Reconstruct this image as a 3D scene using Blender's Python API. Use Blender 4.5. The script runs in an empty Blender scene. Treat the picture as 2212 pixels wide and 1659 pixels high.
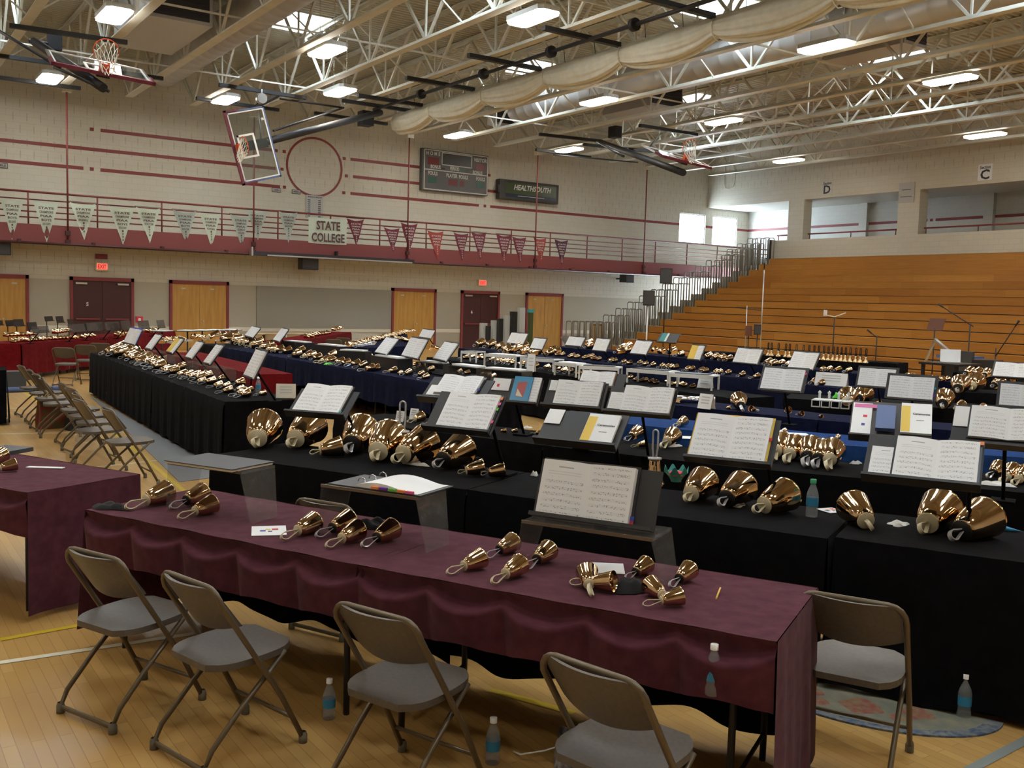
import bpy, bmesh, math, random
from mathutils import Vector, Matrix
random.seed(7)
S = bpy.context.scene
C = S.collection
rad = math.radians
PI = math.pi
# ---------------------------------------------------------------- camera
F, CX, CY, CH = 2107.0, 1106.0, 829.5, 1.95
XA = Vector((0.82503046, 0.02398189, -0.56457914))      # world X, Y, Z seen in camera axes
YA = Vector((-0.56438624, 0.08475581, -0.82114836))
ZA = Vector((0.02815867, 0.99611311, 0.08346117))
RW = Matrix((XA, YA, ZA))
cam_d = bpy.data.cameras.new('camera')
cam_d.sensor_width = 36; cam_d.lens = F / 2212 * 36; cam_d.clip_end = 300; cam_d.clip_start = 0.05
cam = bpy.data.objects.new('camera', cam_d); C.objects.link(cam)
cam.matrix_world = Matrix.Translation((0, 0, CH)) @ RW.to_4x4()
S.camera = cam
# ---------------------------------------------------------------- view, world
S.view_settings.view_transform = 'Standard'; S.view_settings.look = 'None'
S.view_settings.gamma = 1; S.view_settings.exposure = 0.9; S.view_settings.use_curve_mapping = False
W = bpy.data.worlds.new('overcast_day'); S.world = W; W.use_nodes = True
W.node_tree.nodes['Background'].inputs[0].default_value = (0.72, 0.86, 1.0, 1)
W.node_tree.nodes['Background'].inputs[1].default_value = 21.0
LAMP = 20.0            # strength of the high bay lenses


def ray(px, py):
    return RW @ Vector(((px - CX) / F, -(py - CY) / F, -1))
def Pz(px, py, z):
    r = ray(px, py); t = (z - CH) / r.z; return Vector((r.x * t, r.y * t, z))
def Py(px, py, y):
    r = ray(px, py); t = y / r.y; return Vector((r.x * t, y, CH + r.z * t))
def Px(px, py, x):
    r = ray(px, py); t = x / r.x; return Vector((x, r.y * t, CH + r.z * t))
def proj(w):
    c = RW.transposed() @ (Vector(w) - Vector((0, 0, CH)))
    return CX + F * c.x / -c.z, CY - F * c.y / -c.z


# ---------------------------------------------------------------- materials
M = {}
def mat(name, col, rough=0.6, metal=0.0, spec=0.5, emit=None, es=0, coat=0):
    m = bpy.data.materials.new(name); m.use_nodes = True
    b = m.node_tree.nodes['Principled BSDF']
    b.inputs['Base Color'].default_value = (*col, 1); b.inputs['Roughness'].default_value = rough
    b.inputs['Metallic'].default_value = metal; b.inputs['Specular IOR Level'].default_value = spec
    if coat: b.inputs['Coat Weight'].default_value = coat; b.inputs['Coat Roughness'].default_value = .15
    if emit: b.inputs['Emission Color'].default_value = (*emit, 1); b.inputs['Emission Strength'].default_value = es
    M[name] = m; return m
def nodes(m): return m.node_tree.nodes, m.node_tree.links, m.node_tree.nodes['Principled BSDF']
def N(nt, typ, **kw):
    n = nt.new(typ)
    for k, v in kw.items():
        if k.startswith('i_'): n.inputs[int(k[2:])].default_value = v
        else: setattr(n, k, v)
    return n
def noisy(name, col, col2, scale=8, rough=0.6, detail=4, bump=0.0, stretch=(1, 1, 1), coord='Object', metal=0.0, spec=.5):
    m = mat(name, col, rough, metal, spec); nt, lk, b = nodes(m)
    tc = N(nt, 'ShaderNodeTexCoord'); mp = N(nt, 'ShaderNodeMapping'); mp.inputs['Scale'].default_value = stretch
    ns = N(nt, 'ShaderNodeTexNoise'); ns.inputs['Scale'].default_value = scale; ns.inputs['Detail'].default_value = detail
    rp = N(nt, 'ShaderNodeValToRGB'); rp.color_ramp.elements[0].color = (*col, 1); rp.color_ramp.elements[1].color = (*col2, 1)
    rp.color_ramp.elements[0].position = .35; rp.color_ramp.elements[1].position = .68
    lk.new(tc.outputs[coord], mp.inputs[0]); lk.new(mp.outputs[0], ns.inputs[0]); lk.new(ns.outputs[0], rp.inputs[0])
    lk.new(rp.outputs[0], b.inputs['Base Color'])
    if bump:
        bp = N(nt, 'ShaderNodeBump'); bp.inputs['Strength'].default_value = bump; bp.inputs['Distance'].default_value = .01
        lk.new(ns.outputs[0], bp.inputs['Height']); lk.new(bp.outputs[0], b.inputs['Normal'])
    return m
def math_node(nt, lk, op, a, b=None, c=None):
    n = nt.new('ShaderNodeMath'); n.operation = op
    for i, v in enumerate((a, b, c)):
        if v is None: continue
        if isinstance(v, (int, float)): n.inputs[i].default_value = v
        else: lk.new(v, n.inputs[i])
    return n.outputs[0]

def block_wall(name, col, joint, axis, slots=None, slotcol=(.2, .17, .12)):
    """painted concrete block; slots=(zmin) adds the narrow sound slots of acoustic block above zmin"""
    m = mat(name, col, .55); nt, lk, b = nodes(m)
    g = N(nt, 'ShaderNodeNewGeometry'); sx = N(nt, 'ShaderNodeSeparateXYZ'); lk.new(g.outputs['Position'], sx.inputs[0])
    u = sx.outputs[axis]; v = sx.outputs[2]
    cb = N(nt, 'ShaderNodeCombineXYZ'); lk.new(u, cb.inputs[0]); lk.new(v, cb.inputs[1])
    br = N(nt, 'ShaderNodeTexBrick'); lk.new(cb.outputs[0], br.inputs[0])
    br.inputs['Color1'].default_value = (*col, 1); br.inputs['Color2'].default_value = (*[c * .96 for c in col], 1)
    br.inputs['Mortar'].default_value = (*joint, 1); br.inputs['Scale'].default_value = 1
    br.inputs['Mortar Size'].default_value = .008; br.inputs['Brick Width'].default_value = .4; br.inputs['Row Height'].default_value = .2
    out = br.outputs[0]
    if slots is not None:
        row = math_node(nt, lk, 'FLOOR', math_node(nt, lk, 'DIVIDE', v, .4))
        off = math_node(nt, lk, 'MULTIPLY', row, .5)
        fu = math_node(nt, lk, 'FRACT', math_node(nt, lk, 'ADD', math_node(nt, lk, 'DIVIDE', u, .4), off))
        fv = math_node(nt, lk, 'FRACT', math_node(nt, lk, 'DIVIDE', v, .4))
        a1 = math_node(nt, lk, 'LESS_THAN', math_node(nt, lk, 'ABSOLUTE', math_node(nt, lk, 'SUBTRACT', fu, .5)), .045)
        a2 = math_node(nt, lk, 'LESS_THAN', math_node(nt, lk, 'ABSOLUTE', math_node(nt, lk, 'SUBTRACT', fv, .5)), .3)
        a3 = math_node(nt, lk, 'GREATER_THAN', v, slots)
        k = math_node(nt, lk, 'MULTIPLY', math_node(nt, lk, 'MULTIPLY', a1, a2), a3)
        k = math_node(nt, lk, 'MULTIPLY', k, .30)
        mx = N(nt, 'ShaderNodeMix', data_type='RGBA'); lk.new(k, mx.inputs[0]); lk.new(out, mx.inputs[6]); mx.inputs[7].default_value = (*slotcol, 1)
        out = mx.outputs[2]
    lk.new(out, b.inputs['Base Color'])
    return m
CREAM = (.58, .55, .465)
block_wall('wall_upper', CREAM, (.50, .47, .40), 0, 5.95)
block_wall('wall_lower', (.56, .53, .44), (.46, .43, .36), 0, 2.55)
block_wall('wall_right', (.58, .55, .46), (.5, .47, .40), 1, 7.5)
block_wall('wall_corridor', (.56, .55, .50), (.5, .49, .45), 1)
mat('wall_dado', (.40, .37, .29), .5)
mat('wall_panel', (.30, .29, .25), .6)
mat('cream_band', (.66, .63, .53), .5)
mat('maroon_paint', (.22, .035, .035), .5)
mat('maroon_rail', (.17, .035, .03), .45)
mat('maroon_fascia', (.21, .05, .05), .55)
mat('maroon_door', (.06, .014, .014), .45)
noisy('oak_door', (.43, .22, .045), (.54, .29, .07), 3, .45, stretch=(4, 4, .4))
mat('door_hardware', (.55, .52, .45), .35, .7)
noisy('steel_cream', (.56, .55, .47), (.62, .61, .53), 3, .5)
mat('deck_cream', (.43, .42, .33), .6)
mat('black_steel', (.014, .014, .017), .55)
mat('flat_black', (.006, .006, .007), .9, spec=.1)
mat('black_plastic', (.02, .02, .022), .5)
mat('dark_grey', (.055, .055, .058), .5)
mat('stand_grey', (.028, .028, .030), .55)
mat('white_paint', (.8, .8, .8), .5)
mat('white_frame', (.66, .68, .68), .4)
mat('duct_metal', (.48, .47, .46), .42, .35)
mat('grille_dark', (.03, .028, .035), .6)
mat('aluminium', (.55, .55, .55), .3, .9)
mat('chrome', (.7, .7, .72), .15, 1)
mat('orange_rim', (.75, .10, .02), .4)
mat('net_white', (.8, .78, .68), .8)
mat('maroon_pad', (.15, .02, .04), .45)
mat('lamp_lens', (1, 1, 1), .4, emit=(1.0, .94, .83), es=LAMP)
mat('lamp_body', (.5, .5, .46), .5)
mat('exit_red', (.8, .05, .04), .5, emit=(1, .1, .07), es=.9)
mat('exit_box', (.62, .56, .42), .5)
noisy('curtain_vinyl', (.62, .60, .50), (.70, .68, .58), 6, .42, bump=.1)
# brass of the bells
m = mat('bell_bronze', (.66, .46, .27), .07, 1.0)
mat('leather_black', (.015, .014, .014), .35)
mat('leather_cream', (.62, .55, .38), .45)
mat('plastic_clear', (.42, .42, .44), .12, .0, spec=.9)
mat('felt_red', (.3, .03, .03), .8)
for nm, c1, c2 in (('cloth_maroon', (.075, .022, .034), (.105, .034, .048)), ('cloth_black', (.0035, .0036, .0045), (.006, .006, .0075)),
                   ('cloth_red', (.115, .006, .008), (.155, .009, .011)), ('cloth_navy', (.004, .006, .022), (.007, .010, .034)),
                   ('cloth_blue', (.010, .035, .13), (.014, .05, .17))):
    m = noisy(nm, c1, c2, 14, .95, 6, .25, spec=.04)
    b = m.node_tree.nodes['Principled BSDF']; b.inputs['Sheen Weight'].default_value = .06 if nm == 'cloth_maroon' else .02
    b.inputs['Sheen Roughness'].default_value = .5
noisy('chair_plastic', (.088, .076, .066), (.11, .094, .080), 60, .40, spec=.45)
mat('chair_frame', (.125, .095, .058), .38, .3)
mat('rubber_foot', (.16, .15, .12), .7)
noisy('paper', (.74, .75, .76), (.80, .81, .82), 3, .7)
mat('paper_yellow', (.72, .50, .08), .6)
mat('paper_pink', (.6, .13, .33), .6)
mat('paper_cream', (.66, .60, .48), .7)
mat('ink', (.04, .04, .05), .7)
mat('ink_red', (.6, .03, .05), .6)
mat('ink_blue', (.05, .08, .4), .6)
mat('tab_green', (.15, .5, .08), .6); mat('tab_orange', (.8, .25, .08), .6); mat('tab_pink', (.75, .1, .3), .6)
mat('cyan_pack', (.02, .22, .42), .25); mat('pack_red', (.35, .05, .05), .3)
mat('teal', (.03, .28, .28), .5)
mat('bright_green', (.08, .6, .04), .5); mat('purple', (.14, .02, .3), .6)
mat('pencil_yellow', (.75, .48, .08), .5)
mat('glove_black', (.012, .012, .013), .9); mat('glove_white', (.66, .66, .64), .9)
mat('cardboard', (.44, .30, .15), .8)
mat('rust_brown', (.16, .06, .035), .6)
mat('mat_grey', (.16, .165, .17), .8)
mat('gift_red', (.26, .02, .03), .3); mat('gold', (.5, .36, .12), .4, .5)
mat('blue_vinyl', (.08, .13, .3), .5)
mat('banner_white', (.52, .60, .50), .75); mat('banner_grey', (.36, .42, .38), .75)
mat('banner_maroon', (.16, .025, .045), .75); mat('banner_red', (.32, .05, .04), .75); mat('banner_purple', (.07, .018, .045), .75)
mat('banner_ink', (.10, .045, .05), .8); mat('banner_ink_light', (.55, .5, .48), .8)
mat('board_grey', (.10, .10, .10), .5); mat('board_white', (.6, .6, .58), .5)
mat('board_dark', (.035, .033, .03), .4); mat('digit_red', (.14, .012, .015), .4); mat('digit_green', (.03, .10, .07), .4)
mat('sign_green', (.05, .075, .03), .25); mat('sign_blue', (.015, .02, .045), .25)
mat('sign_grey', (.45, .45, .44), .6); mat('tube_grey', (.40, .42, .40), .5)
mat('skylight_curb', (.6, .58, .5), .6)
def glassy(name, tint, mixf, rough=.03, trans=(1, 1, 1)):
    m = bpy.data.materials.new(name); m.use_nodes = True; nt = m.node_tree.nodes; lk = m.node_tree.links
    for n in list(nt):
        if n.type != 'OUTPUT_MATERIAL': nt.remove(n)
    o = [n for n in nt if n.type == 'OUTPUT_MATERIAL'][0]
    t = nt.new('ShaderNodeBsdfTransparent'); t.inputs[0].default_value = (*trans, 1)
    g = nt.new('ShaderNodeBsdfPrincipled'); g.inputs['Base Color'].default_value = (*tint, 1); g.inputs['Roughness'].default_value = rough
    mx = nt.new('ShaderNodeMixShader'); mx.inputs[0].default_value = mixf
    lk.new(t.outputs[0], mx.inputs[1]); lk.new(g.outputs[0], mx.inputs[2]); lk.new(mx.outputs[0], o.inputs[0]); M[name] = m
glassy('acrylic', (.30, .29, .28), .14)
glassy('acrylic_edge', (.17, .12, .085), .75, .2)
glassy('backboard_glass', (.12, .14, .13), .22)
glassy('window_glass', (.8, .85, .9), .06)
glassy('bottle_plastic', (.45, .5, .55), .30, .08)
glassy('acrylic_far', (.10, .095, .09), .6, .2)
mat('bottle_label', (.03, .22, .40), .35); mat('bottle_cap', (.02, .3, .12), .4); mat('bottle_cap_white', (.8, .8, .8), .4)
mat('water', (.06, .08, .1), .1)

# gym floor: maple strips along Y
m = mat('gym_floor', (.6, .38, .15), .28, spec=.5); nt, lk, b = nodes(m)
g = N(nt, 'ShaderNodeNewGeometry'); sx = N(nt, 'ShaderNodeSeparateXYZ'); lk.new(g.outputs['Position'], sx.inputs[0])
cb = N(nt, 'ShaderNodeCombineXYZ'); lk.new(sx.outputs[1], cb.inputs[0]); lk.new(sx.outputs[0], cb.inputs[1])
br = N(nt, 'ShaderNodeTexBrick'); lk.new(cb.outputs[0], br.inputs[0]); br.offset = .37
br.inputs['Color1'].default_value = (.46, .27, .085, 1); br.inputs['Color2'].default_value = (.55, .34, .12, 1)
br.inputs['Mortar'].default_value = (.33, .18, .06, 1); br.inputs['Scale'].default_value = 1; br.inputs['Mortar Size'].default_value = .0016
br.inputs['Brick Width'].default_value = .9; br.inputs['Row Height'].default_value = .057
lk.new(br.outputs[0], b.inputs['Base Color'])
# bleacher planks
m = mat('bleacher_wood', (.5, .2, .04), .32, spec=.45); nt, lk, b = nodes(m)
g = N(nt, 'ShaderNodeNewGeometry'); sx = N(nt, 'ShaderNodeSeparateXYZ'); lk.new(g.outputs['Position'], sx.inputs[0])
cb = N(nt, 'ShaderNodeCombineXYZ'); lk.new(sx.outputs[1], cb.inputs[0]); lk.new(sx.outputs[2], cb.inputs[1])
br = N(nt, 'ShaderNodeTexBrick'); lk.new(cb.outputs[0], br.inputs[0]); br.offset = .37; br.offset_frequency = 3
br.inputs['Color1'].default_value = (.43, .175, .028, 1); br.inputs['Color2'].default_value = (.54, .25, .048, 1)
br.inputs['Mortar'].default_value = (.40, .16, .025, 1); br.inputs['Scale'].default_value = 1; br.inputs['Mortar Size'].default_value = .006
br.inputs['Brick Width'].default_value = 3.1; br.inputs['Row Height'].default_value = .2815
ns = N(nt, 'ShaderNodeTexNoise'); ns.inputs['Scale'].default_value = 6
mp = N(nt, 'ShaderNodeMapping'); mp.inputs['Scale'].default_value = (.4, .25, 4); lk.new(g.outputs['Position'], mp.inputs[0]); lk.new(mp.outputs[0], ns.inputs[0])
mx = N(nt, 'ShaderNodeMix', data_type='RGBA', blend_type='MULTIPLY'); mx.inputs[0].default_value = .35
lk.new(br.outputs[0], mx.inputs[6]); lk.new(ns.outputs[0], mx.inputs[7]); lk.new(mx.outputs[2], b.inputs['Base Color'])
# printed music: staves with clusters of notes, in page UV
def music_mat(name, title):
    m = mat(name, (.78, .79, .8), .65); nt, lk, b = nodes(m)
    uv = N(nt, 'ShaderNodeUVMap'); sx = N(nt, 'ShaderNodeSeparateXYZ'); lk.new(uv.outputs[0], sx.inputs[0])
    u, v = sx.outputs[0], sx.outputs[1]
    fv = math_node(nt, lk, 'FRACT', math_node(nt, lk, 'MULTIPLY', v, 9.0))
    st = math_node(nt, lk, 'LESS_THAN', math_node(nt, lk, 'ABSOLUTE', math_node(nt, lk, 'SUBTRACT', fv, .5)), .24)
    line = math_node(nt, lk, 'LESS_THAN', math_node(nt, lk, 'FRACT', math_node(nt, lk, 'MULTIPLY', fv, 10.)), .28)
    cb = N(nt, 'ShaderNodeCombineXYZ'); lk.new(math_node(nt, lk, 'MULTIPLY', u, 26.), cb.inputs[0]); lk.new(math_node(nt, lk, 'MULTIPLY', v, 36.), cb.inputs[1])
    vo = N(nt, 'ShaderNodeTexVoronoi'); lk.new(cb.outputs[0], vo.inputs[0]); vo.inputs['Scale'].default_value = 1.0
    notes = math_node(nt, lk, 'LESS_THAN', vo.outputs[0], .33)
    k = math_node(nt, lk, 'ADD', math_node(nt, lk, 'MULTIPLY', line, .30), math_node(nt, lk, 'MULTIPLY', notes, .62))
    k = math_node(nt, lk, 'MULTIPLY', k, st)
    a = math_node(nt, lk, 'MULTIPLY', math_node(nt, lk, 'GREATER_THAN', u, .09), math_node(nt, lk, 'LESS_THAN', u, .92))
    hi = .70 if title else .95
    a = math_node(nt, lk, 'MULTIPLY', a, math_node(nt, lk, 'LESS_THAN', v, hi)); a = math_node(nt, lk, 'MULTIPLY', a, math_node(nt, lk, 'GREATER_THAN', v, .05))
    k = math_node(nt, lk, 'MULTIPLY', k, a)
    if title:
        t1 = math_node(nt, lk, 'LESS_THAN', math_node(nt, lk, 'ABSOLUTE', math_node(nt, lk, 'SUBTRACT', v, .88)), .012)
        t2 = math_node(nt, lk, 'LESS_THAN', math_node(nt, lk, 'ABSOLUTE', math_node(nt, lk, 'SUBTRACT', u, .52)), .16)
        t = math_node(nt, lk, 'MULTIPLY', math_node(nt, lk, 'MULTIPLY', t1, t2), .55)
        t3 = math_node(nt, lk, 'LESS_THAN', math_node(nt, lk, 'ABSOLUTE', math_node(nt, lk, 'SUBTRACT', math_node(nt, lk, 'FRACT', math_node(nt, lk, 'MULTIPLY', v, 22.)), .5)), .14)
        t4 = math_node(nt, lk, 'MULTIPLY', math_node(nt, lk, 'GREATER_THAN', v, .72), math_node(nt, lk, 'LESS_THAN', v, .82))
        t5 = math_node(nt, lk, 'LESS_THAN', math_node(nt, lk, 'ABSOLUTE', math_node(nt, lk, 'SUBTRACT', u, .5)), .36)
        t6 = math_node(nt, lk, 'MULTIPLY', math_node(nt, lk, 'MULTIPLY', math_node(nt, lk, 'MULTIPLY', t3, t4), t5), .22)
        k = math_node(nt, lk, 'ADD', k, math_node(nt, lk, 'ADD', t, t6))
    mx = N(nt, 'ShaderNodeMix', data_type='RGBA'); lk.new(k, mx.inputs[0]); mx.inputs[6].default_value = (.76, .77, .78, 1); mx.inputs[7].default_value = (.10, .10, .12, 1)
    lk.new(mx.outputs[2], b.inputs['Base Color'])
music_mat('music_title', True); music_mat('music_page', False)
# oval rug
m = noisy('rug_face', (.16, .17, .14), (.25, .24, .17), 9, .95)
noisy('rug_border', (.05, .09, .17), (.22, .22, .20), 34, .95)
noisy('rug_flower', (.28, .08, .07), (.25, .2, .1), 30, .95)


# ---------------------------------------------------------------- mesh helper
class MB:
    def __init__(s): s.v = []; s.f = []; s.uv = {}; s.sm = []
    def quad(s, a, b, c, d, uv=None, smooth=False):
        n = len(s.v); s.v += [tuple(a), tuple(b), tuple(c), tuple(d)]; s.f.append((n, n + 1, n + 2, n + 3)); s.sm.append(smooth)
        if uv: s.uv[len(s.f) - 1] = uv
    def poly(s, pts):
        n = len(s.v); s.v += [tuple(p) for p in pts]; s.f.append(tuple(range(n, n + len(pts)))); s.sm.append(False)
    def frame(s, o, ax, ay, az, faces=True):
        """box with corner o and edge vectors"""
        o = Vector(o); ax = Vector(ax); ay = Vector(ay); az = Vector(az)
        if ax.cross(ay).dot(az) < 0: ax, ay = ay, ax
        n = len(s.v)
        for k in (0, 1):
            for j in (0, 1):
                for i in (0, 1): s.v.append(tuple(o + ax * i + ay * j + az * k))
        for f in ((0, 2, 3, 1), (4, 5, 7, 6), (0, 1, 5, 4), (2, 6, 7, 3), (0, 4, 6, 2), (1, 3, 7, 5)):
            s.f.append(tuple(n + q for q in f)); s.sm.append(False)
    def box(s, x0, x1, y0, y1, z0, z1): s.frame((x0, y0, z0), (x1 - x0, 0, 0), (0, y1 - y0, 0), (0, 0, z1 - z0))
    def bar(s, a, b, w, h, up=(0, 0, 1)):
        a = Vector(a); b = Vector(b); d = b - a; L = d.length
        if L < 1e-6: return
        d.normalize(); up = Vector(up); sd = d.cross(up)
        if sd.length < 1e-3: sd = d.cross(Vector((1, 0, 0)))
        sd.normalize(); u2 = sd.cross(d).normalized()
        s.frame(a - sd * w / 2 - u2 * h / 2, d * L, sd * w, u2 * h)
    def tube(s, pts, r, n=8, closed=False, caps=True, rs=None):
        pts = [Vector(p) for p in pts]; K = len(pts); base = len(s.v); prev = None
        for i, p in enumerate(pts):
            if closed: t = pts[(i + 1) % K] - pts[i - 1]
            else: t = pts[min(i + 1, K - 1)] - pts[max(i - 1, 0)]
            t.normalize()
            if prev is None:
                a = t.cross(Vector((0, 0, 1)))
                if a.length < .05: a = t.cross(Vector((1, 0, 0)))
            else: a = prev - t * prev.dot(t)
            a.normalize(); prev = a; b = t.cross(a); rr = rs[i] if rs else r
            for k in range(n):
                w = 2 * PI * k / n; s.v.append(tuple(p + (a * math.cos(w) + b * math.sin(w)) * rr))
        for i in range(K if closed else K - 1):
            j = (i + 1) % K
            for k in range(n):
                l = (k + 1) % n
                s.f.append((base + i * n + k, base + i * n + l, base + j * n + l, base + j * n + k)); s.sm.append(True)
        if caps and not closed:
            s.f.append(tuple(base + k for k in range(n))[::-1]); s.sm.append(False)
            s.f.append(tuple(base + (K - 1) * n + k for k in range(n))); s.sm.append(False)
    def lathe(s, prof, n=20, org=(0, 0, 0), ax=(0, 0, 1)):
        """prof: list of (r, h) along ax"""
        ax = Vector(ax).normalized(); o = Vector(org)
        a = ax.cross(Vector((0, 0, 1)))
        if a.length < .05: a = Vector((1, 0, 0))
        a.normalize(); b = ax.cross(a); base = len(s.v)
        for r, h in prof:
            for k in range(n):
                w = 2 * PI * k / n; s.v.append(tuple(o + ax * h + (a * math.cos(w) + b * math.sin(w)) * max(r, 1e-5)))
        for i in range(len(prof) - 1):
            for k in range(n):
                l = (k + 1) % n
                s.f.append((base + i * n + k, base + i * n + l, base + (i + 1) * n + l, base + (i + 1) * n + k)); s.sm.append(True)
    def grid(s, fn, nu, nv, smooth=True, uvf=None):
        base = len(s.v)
        for i in range(nu + 1):
            for j in range(nv + 1): s.v.append(tuple(fn(i / nu, j / nv)))
        for i in range(nu):
            for j in range(nv):
                a = base + i * (nv + 1) + j
                s.f.append((a, a + nv + 1, a + nv + 2, a + 1)); s.sm.append(smooth)
                if uvf:
                    s.uv[len(s.f) - 1] = [uvf(i / nu, j / nv), uvf((i + 1) / nu, j / nv), uvf((i + 1) / nu, (j + 1) / nv), uvf(i / nu, (j + 1) / nv)]
    def prism(s, pts, ext):
        pts = [Vector(p) for p in pts]; ext = Vector(ext); n = len(pts); b = len(s.v)
        s.v += [tuple(p) for p in pts] + [tuple(p + ext) for p in pts]
        s.f.append(tuple(range(b, b + n))[::-1]); s.f.append(tuple(range(b + n, b + 2 * n))); s.sm += [False, False]
        for i in range(n):
            j = (i + 1) % n; s.f.append((b + i, b + j, b + n + j, b + n + i)); s.sm.append(False)
    def mesh(s, name, m):
        me = bpy.data.meshes.new(name); me.from_pydata(s.v, [], s.f)
        me.materials.append(M[m] if isinstance(m, str) else m)
        me.polygons.foreach_set('use_smooth', s.sm)
        if s.uv:
            ul = me.uv_layers.new(name='UVMap')
            for fi, uvs in s.uv.items():
                for li, w in zip(me.polygons[fi].loop_indices, uvs): ul.data[li].uv = w
        me.update(); return me

def obj(name, mb, m, parent=None, loc=None):
    o = bpy.data.objects.new(name, mb if isinstance(mb, bpy.types.Mesh) else mb.mesh(name, m)); C.objects.link(o)
    if parent: o.parent = parent
    if loc is not None: o.location = loc
    return o
def tag(o, label, cat, group=None, kind=None):
    o['label'] = label; o['category'] = cat
    if group: o['group'] = group
    if kind: o['kind'] = kind
    return o
def thing(name, label, cat, loc=(0, 0, 0), rz=0, group=None):
    o = bpy.data.objects.new(name, None); C.objects.link(o); o.location = loc; o.rotation_euler = (0, 0, rz); o.empty_display_size = .1
    return tag(o, label, cat, group)
def struct(name, mb, m, label=None, parent=None):
    o = obj(name, mb, m, parent)
    if not parent: o['kind'] = 'structure'
    if label: o['label'] = label
    return o
def dup(root, loc, rot, label=None, group=None, scale=None):
    r = root.copy(); C.objects.link(r); r.location = loc; r.rotation_euler = rot
    if scale is not None: r.scale = (scale,) * 3
    if label: r['label'] = label
    if group: r['group'] = group
    for ch in list(root.children):
        c = ch.copy(); C.objects.link(c); c.parent = r
        for g_ in ch.children:
            d = g_.copy(); C.objects.link(d); d.parent = c
    return r
_tc = {}
def text(mb, s, o, ux, uz, size, width=None, align='CENTER', depth=.0, spacing=1.0):
    """lettering lying in the plane (ux,uz) at o; width squeezes the line to fit; size = cap height"""
    if (s, spacing) not in _tc:
        cu = bpy.data.curves.new('t', 'FONT'); cu.body = s; cu.size = 1; cu.resolution_u = 2; cu.space_character = spacing; cu.offset = .028
        ob = bpy.data.objects.new('t', cu); me = bpy.data.meshes.new_from_object(ob)
        vs = [v.co.copy() for v in me.vertices]; fs = [tuple(p.vertices) for p in me.polygons]
        bpy.data.objects.remove(ob); bpy.data.curves.remove(cu); bpy.data.meshes.remove(me); _tc[(s, spacing)] = (vs, fs)
    vs, fs = _tc[(s, spacing)]
    if not vs: return
    x0 = min(v.x for v in vs); x1 = max(v.x for v in vs); h = .73
    sx = size / h if width is None else width / max(x1 - x0, .01)
    sy = size / h; ox = {'CENTER': -(x0 + x1) / 2, 'LEFT': -x0, 'RIGHT': -x1}[align]
    o = Vector(o); ux = Vector(ux); uz = Vector(uz); b = len(mb.v)
    for v in vs: mb.v.append(tuple(o + ux * (v.x + ox) * sx + uz * v.y * sy))
    for f in fs: mb.f.append(tuple(b + i for i in f)); mb.sm.append(False)
ORD = 'first second third fourth fifth sixth seventh eighth ninth tenth eleventh twelfth thirteenth fourteenth fifteenth sixteenth seventeenth eighteenth nineteenth twentieth'.split()
TENS = {20: 'twenty', 30: 'thirty', 40: 'forty', 50: 'fifty', 60: 'sixty'}
def ordn(i):
    if i < 20: return ORD[i]
    n = i + 1; t = n // 10 * 10
    if n == t: return TENS[t][:-1] + 'ieth'
    return TENS[t] + '-' + ORD[n - t - 1]

# ================================================================ THE HALL
XR, YB, YF, XL, Y0, ZD = 35.5, 35.0, 33.0, -6.0, -9.0, 9.75
ZM0, ZM1 = 3.34, 3.93
b = MB(); b.box(XL, XR + 3, Y0, YB, -.15, 0); struct('floor', b, 'gym_floor', 'maple gymnasium floor with painted court lines')
# court lines painted on the boards
def stripe(name, pa, pb, w, m, lab):
    a = Pz(*pa, 0.003); c = Pz(*pb, 0.003); d = (c - a).normalized(); n = Vector((-d.y, d.x, 0)) * w / 2
    mb = MB(); mb.quad(a - n, c - n, c + n, a + n); tag(obj(name, mb, m), lab, 'line', kind='structure')
mat('line_yellow', (.62, .45, .03), .35); mat('line_white', (.72, .68, .52), .35); mat('line_grey', (.25, .28, .27), .35)
stripe('floor_line', (-60, 1392), (330, 1322), .05, 'line_yellow', 'yellow court line left of the maroon tables')
stripe('floor_line', (-80, 1443), (420, 1368), .05, 'line_white', 'white court line under the leftmost folding chairs')
stripe('floor_line', (2000, 1712), (2260, 1575), .05, 'line_grey', 'grey court line at the bottom right corner')
stripe('floor_line', (210, 905), (400, 1062), .05, 'line_yellow', 'yellow court line beside the grey mat')
stripe('floor_line', (40, 838), (130, 905), .05, 'line_yellow', 'yellow court line near the red bag')
stripe('floor_line', (-60, 938), (330, 932), .05, 'line_white', 'white court line crossing under the row of chairs')
stripe('floor_line', (-40, 884), (180, 878), .05, 'line_white', 'white court line left of the red bag')
stripe('floor_line', (150, 1015), (380, 990), .05, 'line_white', 'white court line behind the nearest chair of the left row')
stripe('floor_line', (1060, 1490), (1240, 1540), .05, 'line_yellow', 'yellow court line seen below the maroon table')

# back wall below the gallery
b = MB(); b.box(XL, XR + 3, 34, 34.25, 0, ZM0); struct('wall_back_lower', b, 'wall_lower')
b = MB(); b.box(XL, 12.18, 33.985, 34, .0, 2.28); b.box(17.68, XR, 33.985, 34, 0, 2.28); struct('trim_1', b, 'wall_dado', 'darker painted lower part of the back wall')
b = MB(); b.box(12.2, 17.6, 33.95, 34, .78, 2.28); struct('wall_panel', b, 'wall_panel', 'grey folding wall panel between the two oak doors')
b = MB(); b.box(XL, XR, 33.97, 34, .66, .80); struct('trim_2', b, 'cream_band', 'cream chair rail along the back wall')
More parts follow.
